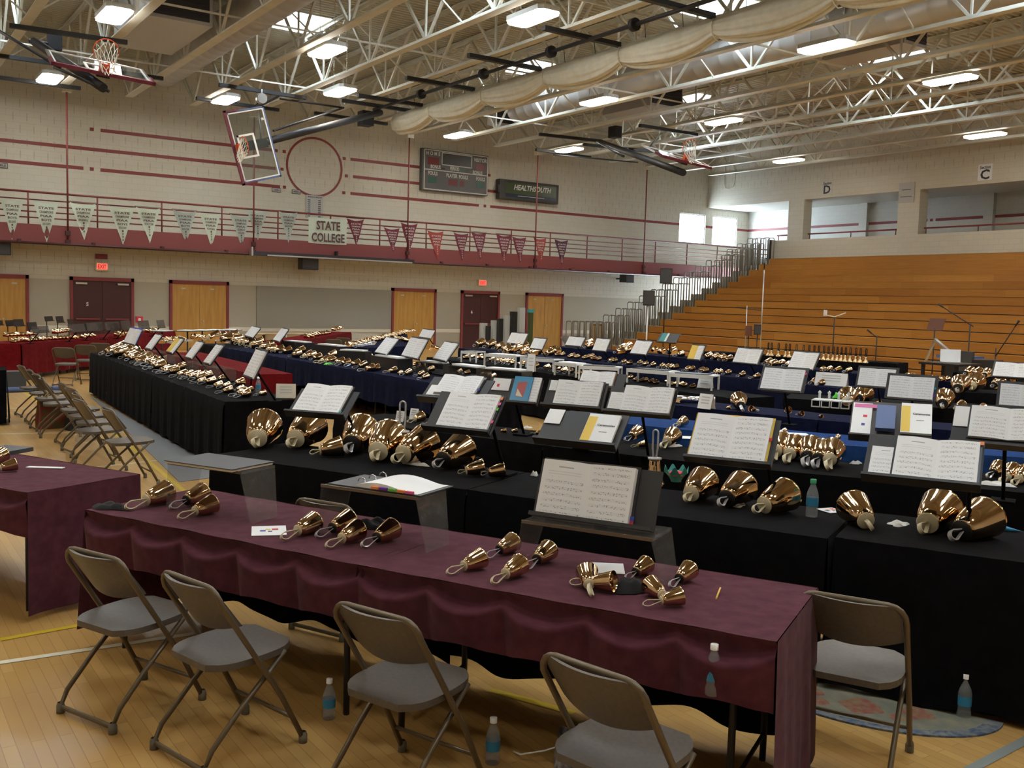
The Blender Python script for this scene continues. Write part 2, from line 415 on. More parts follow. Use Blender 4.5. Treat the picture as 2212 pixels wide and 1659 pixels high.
# gallery: slab, fascia, edge pipe
b = MB(); b.box(XL, XR + 3, YF, YB, ZM0, ZM1); struct('floor_gallery', b, 'wall_corridor', 'gallery floor slab along the back wall')
b = MB(); b.box(XL, XR + 3, YF - .06, YF, ZM0 + .04, ZM1 - .02); struct('trim_3', b, 'maroon_fascia', 'maroon fascia of the gallery')
b = MB(); b.tube([(XL, YF - .12, ZM0 + .0), (XR + 2, YF - .12, ZM0 + .0)], .045, 6)
for k in range(20): b.box(-4 + k * 2.1, -3.9 + k * 2.1, YF - .16, YF - .04, ZM0, ZM0 + .1)
struct('trim_4', b, 'maroon_door', 'dark pipe clamped along the bottom of the gallery fascia')
# upper back wall with two windows
b = MB(); WN = ((33.68, 35.44), (35.95, 37.69)); wz0, wz1 = 5.09, 6.52
xs = [XL, WN[0][0], WN[0][1], WN[1][0], WN[1][1], XR + 3.3]
for i in range(5):
    if i in (1, 3):
        b.box(xs[i], xs[i + 1], YB, YB + .25, ZM1, wz0); b.box(xs[i], xs[i + 1], YB, YB + .25, wz1, ZD + .3)
    else: b.box(xs[i], xs[i + 1], YB, YB + .25, ZM1, ZD + .3)
struct('wall_back_upper', b, 'wall_upper')
for i, (x0, x1) in enumerate(WN):
    b = MB(); r = .05
    b.box(x0, x0 + r, YB + .05, YB + .13, wz0, wz1); b.box(x1 - r, x1, YB + .05, YB + .13, wz0, wz1)
    b.box(x0, x1, YB + .05, YB + .13, wz0, wz0 + r); b.box(x0, x1, YB + .05, YB + .13, wz1 - r, wz1)
    o = struct('window_%d' % (i + 1), b, 'aluminium', ('left', 'right')[i] + ' bright gallery window')
    g_ = MB(); g_.box(x0 + r, x1 - r, YB + .08, YB + .09, wz0 + r, wz1 - r); obj('glass', g_, 'window_glass', o)
# maroon stripes painted on the back wall
b = MB()
def hs(x0, x1, z, h=.11): b.box(x0, x1, YB - .012, YB, z - h / 2, z + h / 2)
hs(7.21, 13.33, 7.25); hs(16.24, 22, 7.25); hs(XL, 13.25, 6.60); hs(16.36, 25.18, 6.60); hs(XL, 6.67, 5.955); hs(7.2, 13.43, 5.955); hs(16.26, 22.11, 5.955); hs(22.69, 33.68, 5.955); hs(35.44, 35.95, 5.955); hs(37.69, 38.5, 5.955)
for x, z in ((6.94, 7.25), (13.58, 7.25), (13.5, 6.60), (13.6, 5.955), (15.98, 7.25), (16.08, 6.6), (15.98, 5.955), (22.42, 5.955), (22.6, 7.25), (25.55, 6.6), (6.93, 5.955)): hs(x - .06, x + .06, z)
struct('trim_5', b, 'maroon_paint', 'maroon stripes painted on the upper back wall')
# maroon ring (the emblem inside it is left out)
b = MB(); cx0, cz0 = 14.78, 6.80
b.grid(lambda u, v: (cx0 + (1.05 + .085 * v) * math.cos(2 * PI * u), YB - .012, cz0 + (1.03 + .085 * v) * math.sin(2 * PI * u)), 64, 1, False)
struct('trim_6', b, 'maroon_paint', 'thin maroon ring painted on the back wall')
# right wall above the bleachers
b = MB()
def rw(y0, y1, z0, z1, x0=XR, x1=XR + .35): b.box(x0, x1, y0, y1, z0, z1)
rw(Y0, YB, 6.88, ZD + .3)
rw(Y0, 30.79, 0, 5.12)
PIL = [(29.05, 29.9), (23.35, 24.3), (17.6, 18.5), (11.9, 12.8), (6.1, 7.0), (.4, 1.3), (-5, -4)]
for y0, y1 in PIL: rw(y0, y1, 5.12, 6.88, XR, XR + .55)
struct('wall_right', b, 'wall_right')
b = MB(); b.box(XR + 3, XR + 3.3, Y0, YB, 3.9, 7.3)
for y in (27.8, 21.9, 16): b.box(XR + 2.8, XR + 3, y, y + .4, 3.9, 7)
struct('wall_corridor', b, 'wall_corridor')
b = MB()
for y0, y1 in ((24.9, 35), (18, 24.5), (0, 17.4)): b.box(XR + 2.97, XR + 3, y0, y1, 5.90, 6.01)
b.box(XR + 2.97, XR + 3, 24.65, 24.76, 5.9, 6.01); b.box(XR + 2.97, XR + 3, 17.65, 17.76, 5.9, 6.01)
struct('trim_7', b, 'maroon_paint', 'maroon stripe in the corridor behind the bleachers')
b = MB(); b.box(XR + .35, XR + 3.3, Y0, YB, 6.88, 7.0); struct('ceiling_corridor', b, 'wall_corridor')
b = MB(); b.box(XR, XR + 3.3, Y0, YF, 3.9, 4.3); struct('floor_corridor', b, 'wall_corridor')
# dark end post of the sill wall
b = MB(); b.box(XR - .12, XR + .3, 30.79, 30.95, 4.25, 5.15); struct('trim_8', b, 'dark_grey', 'dark end cap of the sill wall above the bleachers')
# left and rear walls (behind the camera)
b = MB(); b.box(XL - .25, XL, Y0, YB, 0, ZD + .3); struct('wall_left', b, 'wall_right')
b = MB(); b.box(XL, XR + 3, Y0 - .25, Y0, 0, ZD + .3); struct('wall_front', b, 'wall_upper')
# metal deck roof: flutes run along X, open at the skylights
SKY = [(x, y) for x in (3.6, 11.0, 18.9, 26.2) for y in (27.2, 18.6, 10.0, 1.5)]
SKX, SKY_ = .72, .95
b = MB(); p = .2; y = Y0
while y < YB:
    segs = [[XL, XR + .4]]
    for cx_, cy_ in SKY:
        if abs(y + p / 2 - cy_) < SKY_:
            ns_ = []
            for s0, s1 in segs:
                if s0 < cx_ < s1: ns_ += [[s0, cx_ - SKX], [cx_ + SKX, s1]]
                else: ns_.append([s0, s1])
            segs = ns_
    for s0, s1 in segs:
        pr = [(y, ZD), (y + .09, ZD), (y + .115, ZD + .05), (y + .175, ZD + .05), (y + p, ZD)]
        for (ya, za), (yb, zb) in zip(pr, pr[1:]): b.quad((s0, ya, za), (s1, ya, za), (s1, yb, zb), (s0, yb, zb))
    y += p
struct('ceiling', b, 'deck_cream', 'cream corrugated metal roof deck')
for k, (cx_, cy_) in enumerate(SKY):
    b = MB(); t = .06
    for sx_ in (-1, 1): b.box(cx_ + sx_ * SKX - t / 2, cx_ + sx_ * SKX + t / 2, cy_ - SKY_ - .1, cy_ + SKY_ + .1, ZD - .02, ZD + .5)
    for sy_ in (-1, 1): b.box(cx_ - SKX, cx_ + SKX, cy_ + sy_ * (SKY_ + .05) - t / 2, cy_ + sy_ * (SKY_ + .05) + t / 2, ZD - .02, ZD + .5)
    o = obj('skylight_curb', b, 'skylight_curb'); o['kind'] = 'structure'
    g_ = MB(); g_.box(cx_ - SKX, cx_ + SKX, cy_ - SKY_, cy_ + SKY_, ZD + .46, ZD + .47); obj('dome', g_, 'window_glass', o)
# open web joists, one object each (mesh shared)
ZB = 8.09; JX = [9.64 + 1.987 * k for k in range(-7, 13)]
def joist_mesh():
    b = MB(); yend = YF - .05
    for s_ in (-1, 1):
        b.box(s_ * .012, s_ * .115, Y0, yend, ZB, ZB + .012); b.box(s_ * .012, s_ * .024, Y0, yend, ZB, ZB + .10)
        b.box(s_ * .012, s_ * .085, Y0, YB, ZD - .04, ZD - .02); b.box(s_ * .012, s_ * .024, Y0, YB, ZD - .13, ZD - .03)
    b.box(-.115, .115, Y0, yend, ZB - .012, ZB)
    zt = ZD - .08; y = yend
    b.bar((0, y - .1, ZB + .04), (0, YB - .3, zt), .045, .07); b.bar((.07, y - .1, ZB + .04), (.07, YB - .3, zt), .02, .05)
    k = 0
    while y > Y0 + 2:
        b.bar((0, y - .1, ZB + .04), (0, y - 1.55, zt), .06, .06)
        b.bar((0, y - 3.0, ZB + .04), (0, y - 3.0, zt), .045, .045)
        b.bar((0, y - 3.0, ZB + .04), (0, y - 1.6, zt), .06, .06)
        y -= 3.0
    return b.mesh('joist', 'steel_cream')
jm = joist_mesh()
for i, x in enumerate(JX):
    o = obj('ceiling_joist', jm, None, loc=(x, 0, 0)); o['kind'] = 'structure'
# bridging between the joists
for y in (31.2, 25.2, 19.2, 13.2, 7.2, 1.2):
    b = MB()
    for x0, x1 in zip(JX, JX[1:]):
        if x0 < 8.65 < x1 or x0 < 20.57 < x1 or x0 < 6.7 < x1 or x0 < 22.4 < x1: continue
        b.bar((x0, y, ZB + .06), (x1, y, ZD - .1), .035, .035); b.bar((x0, y + .06, ZD - .1), (x1, y + .06, ZB + .06), .035, .035)
    o = obj('ceiling_bridging', b, 'steel_cream'); o['kind'] = 'structure'
for y in (28.4, 22.4, 16.4, 10.4):
    b = MB(); b.bar((JX[0], y, ZB + .12), (JX[-1], y, ZB + .12), .04, .04); o = obj('ceiling_bridging', b, 'steel_cream'); o['kind'] = 'structure'
# round ducts and boxes
def duct(name, x, z, r, y0, y1, lab):
    b = MB(); ys = []; y = y0; pts = []
    while y < y1: pts += [(x, y, z), (x, y + .46, z), (x, y + .5, z)]; y += .52
    b.tube(pts, r, 20, rs=[r if i % 3 < 2 else r + .012 for i in range(len(pts))]); return tag(obj(name, b, 'duct_metal'), lab, 'duct')
d_ = duct('round_duct', 20.57, 9.0, .52, 3, 29.9, 'large silver round duct threaded through the joists right of the curtain')
d_ = duct('round_duct', 8.65, 9.0, .5, 3, 32.2, 'large round duct threaded through the joists left of the glass backboard')
def hvac(x0, x1, y0, y1, z0, z1, lab, gz=.42):
    t = thing('air_unit', lab, 'air unit', ((x0 + x1) / 2, (y0 + y1) / 2, z0))
    b = MB(); w = (x1 - x0) / 2; l = (y1 - y0) / 2; h = z1 - z0
    b.box(-w, w, -l, l, 0, h); obj('casing', b, 'duct_metal', t)
    g_ = MB(); g_.box(-w + .08, w - .08, -l - .03, -l, .08, h - .08)
    for k in range(7): g_.box(-w + .1, w - .1, -l - .06, -l - .02, .12 + k * (h - .25) / 7, .15 + k * (h - .25) / 7)
    obj('grille', g_, 'grille_dark', t)
    return t
hvac(5.95, 7.4, 23.7, 27.2, 8.25, 9.3, 'big cream air unit with dark grille between joists at top left')
hvac(20.0, 21.1, 30.8, 31.2, 8.5, 9.5, 'small dark grilled box at the far end of the silver duct')
hvac(21.75, 23.2, 24.2, 26.6, 8.45, 9.3, 'dark grilled box beside the silver duct above the lit lamp')
hvac(21.75, 22.7, 15.0, 17.6, 8.6, 9.7, 'dark grilled box on the silver duct near the top edge')
# hanger rods of the gallery
HX = [5.8 + k * 5.93 for k in range(-1, 5)]; HX = [-.1, 5.81, 11.7, 17.66, 23.6, 29.57]
for x in HX:
    t = thing('hanger_rod', '', 'rod', (x, YF - .09, ZM0)); t['kind'] = 'structure'
    b = MB(); b.tube([(0, 0, .1), (0, 0, 4.72)], .028, 8); obj('rod', b, 'maroon_rail', t)
    b = MB(); b.box(-.07, .07, -.06, .03, .28, .42); b.box(-.07, .07, -.06, .03, .02, .15); obj('clamp', b, 'maroon_door', t)
    b = MB(); b.box(-.13, .13, -.1, .1, 4.62, 4.76); obj('top_plate', b, 'steel_cream', t)
    t['label'] = 'thin maroon rod hanging the gallery from the roof'
# gallery railing
t = thing('gallery_railing', 'long maroon five-bar steel railing along the gallery edge', 'railing', (0, YF, ZM1 - .02)); 
zr = [.97, .74, .56, .38, .2]
for i, z in enumerate(zr):
    b = MB(); r = .036 if i == 0 else .022; b.tube([(XL, 0, z), (XR + 2.6, 0, z)], r, 6); obj('rail', b, 'maroon_rail', t)
x = 4.72 - 1.97 * 5
while x < XR + 2.8:
    b = MB(); b.tube([(x, 0, 0), (x, 0, .97)], .026, 6); obj('post', b, 'maroon_rail', t); x += 1.97
# short maroon guard rails on the sill wall
for y0, y1, lab in ((24.4, 28.9, 'maroon guard rail in the wall opening under section D'), (18.7, 23.2, 'maroon guard rail in the wall opening under section C'), (29.95, 30.65, 'short maroon guard rail at the end of the sill wall'), (13, 17.4, 'maroon guard rail in the opening at the far right')):
    t = thing('guard_rail', lab, 'railing', (XR + .2, y0, 5.12)); b = MB(); b.tube([(0, 0, .24), (0, y1 - y0, .24)], .035, 6); obj('rail', b, 'maroon_paint', t)
    k = max(1, int((y1 - y0) / 2.2))
    for i in range(k + 1): b = MB(); yy = .08 + (y1 - y0 - .16) * i / k; b.tube([(0, yy, 0), (0, yy, .24)], .022, 6); obj('post', b, 'maroon_rail', t)

# ---------------------------------------------------------------- doors
DI = [0]
def door(x0, x1, leaf, frame, ztop=2.38, hw=None, num=None):
    DI[0] += 1; y = 34
    b = MB(); f = .09
    b.box(x0, x0 + f, y - .1, y, 0, ztop); b.box(x1 - f, x1, y - .1, y, 0, ztop); b.box(x0, x1, y - .1, y, ztop - f - .03, ztop)
    r = struct('door_%d' % DI[0], b, frame); xm = (x0 + x1) / 2
    for a, c in ((x0 + f, xm - .006), (xm + .006, x1 - f)):
        d = MB(); d.box(a, c, y - .06, y - .01, .01, ztop - f - .03); lf = obj('leaf', d, leaf, r)
        h = MB()
        if hw == 'bar':
            h.box(a + .08, a + .42, y - .12, y - .06, ztop - .24, ztop - .18) if a < xm - .1 else h.box(c - .42, c - .08, y - .12, y - .06, ztop - .24, ztop - .18)
            obj('door_closer', h, 'door_hardware', lf); h = MB(); h.box(a + .08, c - .08, y - .12, y - .07, 1.0, 1.05); obj('push_bar', h, 'maroon_paint', lf)
        else:
            if a > xm - .1: h.tube([(a + .1, y - .06, 1.0), (a + .1, y - .11, 1.0)], .03, 8); h.box(a + .35, a + .5, y - .07, y - .06, ztop - .3, ztop - .25)
            else: h.box(a + .3, a + .45, y - .07, y - .06, ztop - .3, ztop - .25)
            obj('door_knob', h, 'door_hardware', lf)
    if num:
        h = MB(); text(h, num, (x0 + .52, y - .065, 1.45), (1, 0, 0), (0, 0, 1), .12); obj('door_number', h, 'white_paint', r)
    return r
def wx(px, py, y=34): return Py(px, py, y).x
door(wx(-70, 590), wx(61, 592), 'oak_door', 'maroon_paint')
door(wx(150, 600), wx(288, 600), 'maroon_door', 'maroon_paint', hw='bar', num='S')
door(wx(365, 605), wx(493, 608), 'oak_door', 'maroon_paint')
door(wx(845, 623), wx(941, 625), 'oak_door', 'maroon_paint')
door(wx(995, 628), wx(1078, 630), 'maroon_door', 'maroon_paint', hw='bar', num='6')
door(wx(1135, 633), wx(1215, 634), 'oak_door', 'maroon_paint')

# ---------------------------------------------------------------- bleachers
NR = 15; rise = 4.25 / NR; dep = .655; BX0 = XR - NR * dep
t = thing('bleachers', 'bank of orange varnished wooden bleachers filling the right wall', 'bleachers', (BX0, 0, 0))
for i in range(NR):
    b = MB(); x = i * dep; z = i * rise
    b.box(x, x + .03, Y0 + .3, 30.3, z + .025, z + rise - .004); b.box(x - .006, x + dep - .02, Y0 + .3, 30.3, z + rise - .035, z + rise)
    obj('seat_row', b, 'bleacher_wood', t)
b = MB()
for i in range(NR): b.box(i * dep + .05, NR * dep, Y0 + .35, 30.25, i * rise, (i + 1) * rise - .04)
obj('under_frame', b, 'black_steel', t)
# hoop handrails stacked beside the bleachers
def hoop_rail(w, h):
    b = MB(); r = .07; pts = [(0, -w / 2, 0), (0, -w / 2, h - r)] + [(0, -w / 2 + r - r * math.cos(a), h - r + r * math.sin(a)) for a in (PI / 6, PI / 3, PI / 2)] + [(0, w / 2 - r + r * math.sin(a), h - r + r * math.cos(a)) for a in (0, PI / 6, PI / 3)] + [(0, w / 2, h - r), (0, w / 2, 0)]
    b.tube(pts, .022, 6); return b
mat('rail_silver', (.26, .25, .22), .4, .3)
hm = hoop_rail(.34, 1.25).mesh('hoop', 'rail_silver')
for i in range(-2, NR):
    for dx in (.1, .42):
        for y in (30.62, 31.1, 31.6):
            if i < 0 and y < 31: continue
            o = obj('hand_rail', hm, None, loc=(BX0 + i * dep + dx, y, max(0, i * rise)))
            tag(o, 'thin silver hoop handrail in the bank of rails between bleachers and back wall', 'handrail', 'hoop handrails on the stepped aisle')
b = MB()
for i in range(1, NR): b.box(BX0 + i * dep, BX0 + (i + 1) * dep + .001, 30.32, 31.9, 0, i * rise)
tag(obj('aisle_steps', b, 'wall_dado'), 'grey stepped aisle between the bleachers and back wall', 'steps', kind='structure')
mat('slat_wood', (.20, .12, .04), .5)

# ---------------------------------------------------------------- lamps
def lamp_builder():
    t = thing('high_bay_lamp', '', 'ceiling lamp', (0, 0, 8.0))
    b = MB(); w, l = .29, .68
    b.prism([(-w, -l + .1, .02), (-w + .1, -l, .02), (w - .1, -l, .02), (w, -l + .1, .02), (w, l - .1, .02), (w - .1, l, .02), (-w + .1, l, .02), (-w, l - .1, .02)], (0, 0, .10)); obj('housing', b, 'lamp_body', t)
    b = MB(); w -= .02; l -= .02
    b.prism([(-w, -l + .1, -.03), (-w + .1, -l, -.03), (w - .1, -l, -.03), (w, -l + .1, -.03), (w, l - .1, -.03), (w - .1, l, -.03), (-w + .1, l, -.03), (-w, l - .1, -.03)], (0, 0, .05)); obj('lens', b, 'lamp_lens', t)
    for y in (-.45, .45): b = MB(); b.tube([(0, y, .1), (0, y, 1.76)], .008, 5); obj('hanger', b, 'steel_cream', t)
    return t
LX = {5.1: (31.4, 23.3, 15, 7, -1), 10.05: (30.9, 23.1, 15, 7, -1), 12.3: (27.3, 17.5, 9, 1), 18.8: (31.3, 23.2, 15.0, 7, -1), 23.8: (31.1, 22.9, 15.0, 7, -1), 31.9: (27.0, 18.7, 10.5, 2.5), .3: (23.3, 15, 7, -1), -3.8: (27.3, 17.5, 8, 0), 27.8: (7, -1)}
first = None; nl = 0; side = {5.1: 'second column from the left', 10.05: 'column left of the tilted backboard arm', 12.3: 'column just left of the curtain', 18.8: 'column just right of the curtain', 23.8: 'second column right of the curtain', 31.9: 'column over the bleachers', .3: 'column above the camera', -3.8: 'leftmost column', 27.8: 'right rear column'}
for x, ys in LX.items():
    for k, y in enumerate(ys):
        lab = 'bright white high bay lamp, %s farthest in the %s' % (ordn(k), side[x])
        if first is None: first = lamp_builder(); first.location = (x, y, 8.0); o = first; o['label'] = lab; o['group'] = 'high bay lamps'
        else: o = dup(first, (x, y, 8.0), (0, 0, 0), lab, 'high bay lamps')

# ---------------------------------------------------------------- tables and cloths
def seg_frame(A, B):
    A = Vector((A[0], A[1], 0)); B = Vector((B[0], B[1], 0)); d = B - A; L = d.length; d.normalize(); return A, d, Vector((-d.y, d.x, 0)), L
def folding_table(A, B, depth, z, label, grp):
    A, u, v, L = seg_frame(A, B); rz = math.atan2(u.y, u.x)
    t = thing('folding_table', label, 'table', (A.x, A.y, 0), rz, grp)
    b = MB(); b.box(.02, L - .02, .02, depth - .02, z - .045, z - .01); obj('tabletop', b, 'cardboard', t)
    for x in (.16, L - .16):
        for y in (.1, depth - .1): b = MB(); b.tube([(x, y, 0), (x, y, z - .045)], .015, 6); obj('leg', b, 'black_steel', t)
        b = MB(); b.tube([(x, .1, .12), (x, depth - .1, .12)], .01, 6); obj('leg_brace', b, 'black_steel', t)
    return t
def cloth(A, B, depth, z, m, zb, label, grp=None, swag=0, ends=(0, 0), seed=0, zback=None):
    """draped cloth over one table: front hangs to zb; ends=(left,right) bottom heights or None"""
    A, u, v, L = seg_frame(A, B); rz = math.atan2(u.y, u.x); rnd = random.Random(seed)
    b = MB(); e = .012; zt = z + .004; ph = rnd.random() * 6; zb0 = zb
    def wob(x, t, amp): return amp * t * (math.sin(x * 13 + ph) + .6 * math.sin(x * 29 + ph * 2)) * .6
    nu = max(10, int(L / .05))
    b.grid(lambda i, j: (-e + i * (L + 2 * e), -e + j * (depth + 2 * e), zt + .0025 * math.sin(i * 31 + ph) * math.sin(j * 9 + ph)), 24, 8)
    if swag:
        P_ = .40; k0 = max(1, round(L / P_)); 
        def fr(i, t):
            x = -e + i * (L + 2 * e); s_ = abs(math.sin(PI * k0 * i)) ** .8; w_ = abs(math.cos(PI * k0 * i)) ** 14
            if t < .3: q = t / .3; return (x, -e + .022 * math.sin(PI * .5 * q) - .006, zt - q * (.03 + .055 * s_))
            q = (t - .3) / .7; zz = zt - .03 - .055 * s_
            out = -.016 + (.03 + .06 * s_) * min(1, q * 9) ** .5 * (1 - .45 * q) + .02 * q
            return (x, -e - out + .03 * w_ * q, zz - q * (zz - swag - .035 * s_))
        b.grid(fr, 96, 20)
    else:
        b.grid(lambda i, t: (-e + i * (L + 2 * e), -e - .02 * (t > 0) - wob(i * L, t, .02) - .015 * t, zt - t * (zt - zb0) + (.012 * math.sin(i * 17 + ph) * t)), nu, 8)
    zk = zb if zback is None else zback
    b.grid(lambda i, t: (-e + i * (L + 2 * e), depth + e + .01 + wob(i * L, t, .015) + .01 * t, zt - t * (zt - zk)), nu, 6)
    for si, ze in enumerate(ends):
        if ze is None: continue
        x0 = -e if si == 0 else L + e; sg = -1 if si == 0 else 1
        b.grid(lambda j, t: (x0 + sg * (.004 + .02 * t + abs(wob(j * depth, t, .025))), -e - (.02 * t if not swag else .03 * t) + j * (depth + 2 * e + (.03 * t)), zt - t * (zt - ze)), 24, 8)
    o = obj('tablecloth', b, m, loc=(A.x, A.y, 0)); o.rotation_euler = (0, 0, rz)
    tag(o, label, 'tablecloth', grp)
    return o
def run(pts, n_per, depth, z, m, zb, tl, cl, grp, lend=None, rend=None, mats=None, **kw):
    """a row of draped tables along pts; labels tl/cl get an ordinal from the left"""
    out = []
    for A, B in zip(pts, pts[1:]):
        L = math.hypot(B[0] - A[0], B[1] - A[1]); k = max(1, round(L / 1.86))
        for i in range(k): out.append(((A[0] + (B[0] - A[0]) * i / k, A[1] + (B[1] - A[1]) * i / k), (A[0] + (B[0] - A[0]) * (i + 1) / k, A[1] + (B[1] - A[1]) * (i + 1) / k)))
    for i, (A, B) in enumerate(out):
        w = ordn(i) + ' from the ' + n_per
        A2 = (A[0] + (B[0] - A[0]) * .004, A[1] + (B[1] - A[1]) * .004); B2 = (B[0] - (B[0] - A[0]) * .012, B[1] - (B[1] - A[1]) * .012)
        folding_table(A2, B2, depth, z, tl + ', ' + w, 'folding tables of ' + grp)
        e0 = (lend if i == 0 and lend is not None else zb); e1 = (rend if i == len(out) - 1 and rend is not None else zb)
        cloth(A2, B2, depth, z, (mats[i] if mats and i in mats else m), zb, cl + ', ' + w, 'cloths of ' + grp, ends=(e0, e1), seed=i + len(grp), **kw)
ZT = .78; ZA_ = .76
T = [Pz(192, 1103, ZA_), Pz(782, 1222, ZA_), Pz(1672, 1385, ZA_)]
folding_table(T[0], T[1], .76, ZA_, 'folding table under the left half of the front maroon cloth', 'front maroon tables')
folding_table(T[1], T[2], .76, ZA_, 'folding table under the right half of the front maroon cloth', 'front maroon tables')
cloth(T[0], T[1] - (T[1] - T[0]) * .004, .76, ZA_, 'cloth_maroon', .4, 'front maroon cloth with swagged edge, left half with seven handbells', swag=.49, ends=(.1, .49), seed=3, zback=.45)
cloth(T[1], T[2], .76, ZA_, 'cloth_maroon', .4, 'front maroon cloth with swagged edge, right half reaching the bottom right corner', swag=.49, ends=(.49, .03), seed=5, zback=.45)
def liner(A, B, lab, seed, zb=.1):
    A, u, v, L = seg_frame(A, B); b = MB(); 
    b.grid(lambda i, t: (i * L, .012 * math.sin(i * 40 + seed), .70 - t * (.70 - zb + .03 * math.sin(i * 19 + seed)) ), 60, 2)
    o = obj('back_curtain', b, 'cloth_black', loc=tuple(A + v * .735)); o.rotation_euler = (0, 0, math.atan2(u.y, u.x)); tag(o, lab, 'curtain')
liner(T[0], T[1], 'black cloth hanging under the back of the left front maroon table', 1); liner(T[1], T[2], 'black cloth hanging under the back of the right front maroon table', 4)
A3 = Pz(60, 1065, ZA_); u3 = (T[1] - T[0]).normalized(); B3 = A3; A3 = A3 - u3 * 1.86
folding_table(A3, B3, .76, ZA_, 'folding table under the maroon cloth at the left edge', 'front maroon tables')
cloth(A3, B3, .76, ZA_, 'cloth_maroon', .4, 'maroon cloth at the left edge with its end hanging to the floor', swag=.49, ends=(.49, .04), seed=8, zback=.2)
run([(2.2, 7.0), (4.17, 3.13)], 'left', .76, ZT, 'cloth_black', .03, 'folding table under the long near black cloth', 'long near black cloth behind the maroon tables', 'the near black row')
run([(4.19, 3.11), (5.05, 1.42)], 'left', .76, ZT + .01, 'cloth_black', .03, 'folding table under the near black cloth behind the lone chair', 'near black cloth behind the lone chair at right', 'the near black row')
run([(3.88, 8.62), (4.75, 6.4), (5.45, 4.9), (6.5, 3.3)], 'left', .7, ZT, 'cloth_black', .03, 'folding table of the second black row', 'black cloth of the second row, carrying small handbells', 'the second black row')
run([(6.3, 7.5), (7.05, 5.55), (8.3, 3.9), (9.4, 2.6)], 'left', .76, ZT, 'cloth_blue', .03, 'folding table of the bright blue row', 'bright blue cloth of the third row', 'the bright blue row')
run([(8.15, 8.5), (8.62, 6.7), (9.6, 4.9)], 'left', .7, ZT, 'cloth_navy', .03, 'folding table of the navy row beyond the bright blue one', 'navy cloth of the row beyond the bright blue one', 'the middle navy row')
run([(7.74, 20.7), (7.74, 11.9)], 'far end', .6, ZT, 'cloth_black', .03, 'folding table of the clear riser row', 'black cloth of the row of clear risers', 'the clear riser row')
run([(9.95, 8.3), (10.9, 6.8), (12.2, 5.3)], 'left', .8, ZT + .04, 'cloth_black', .03, 'folding table under the large bells at right', 'black cloth under the large bells at right', 'the right black row')
run([(9.85, 17.4), (9.7, 12.4), (9.55, 8.8)], 'far end', .76, ZT, 'cloth_black', .03, 'folding table of the row with white risers', 'black cloth of the row with white risers', 'the white riser row')
run([(12.55, 20.6), (12.5, 9.4)], 'far end', .7, ZT, 'cloth_navy', .03, 'folding table of the navy row beyond the white risers', 'navy cloth of the row beyond the white risers', 'the first far navy row')
run([(15.2, 20.4), (15.2, 9.2)], 'far end', .7, ZT + .05, 'cloth_navy', .03, 'folding table of the farthest navy row', 'navy cloth of the farthest navy row', 'the second far navy row')
run([(13.5, 8.9), (14.6, 7.7), (15.6, 6.3)], 'left', .7, ZT, 'cloth_black', .03, 'folding table of the far right black row', 'black cloth of the far right row', 'the far right black row')
run([(18.95, 18.6), (20.2, 13.6)], 'left', .7, ZT, 'cloth_black', .03, 'folding table under the standing bells', 'black cloth under the row of standing bells', 'the standing bell row')
run([(6.85, 22.9), (6.85, 11.9)], 'far end', .76, ZT, 'cloth_navy', .34, 'folding table of the long navy row left of centre', 'navy cloth of the long row left of centre', 'the long navy row', mats={0: 'cloth_black'})
run([(3.85, 19.6), (3.42, 10.45)], 'far end', .76, ZT, 'cloth_black', .04, 'folding table of the long black row beside the grey mat', 'black cloth of the long row beside the grey mat', 'the long left black row')
run([(5.35, 19.9), (5.05, 14.2)], 'far end', .6, ZT - .02, 'cloth_red', .05, 'folding table under dark red cloth behind the long black row', 'dark red cloth behind the long left black row', 'the inner red row')
run([(1.0, 22.9), (3.1, 22.95), (5.55, 26.4), (8.3, 30.2)], 'left', .76, ZT, 'cloth_red', .1, 'folding table of the red row at far left', 'red cloth of the far left row', 'the far red row')
FA = [Pz(600, 738, .8), Pz(755, 716, .8)]
run([(9.4, 23.6), (14.3, 30.6)], 'left', .76, ZT, 'cloth_red', .1, 'folding table of the distant maroon row by the grey wall panel', 'dark red cloth of the distant row by the grey wall panel', 'the distant red row')
run([(10.2, 20.9), (11.6, 21.6), (15.6, 29.0)], 'left', .76, ZT, 'cloth_navy', .1, 'folding table of the distant navy row by the middle oak door', 'navy cloth of the distant row by the middle oak door', 'the distant navy row')

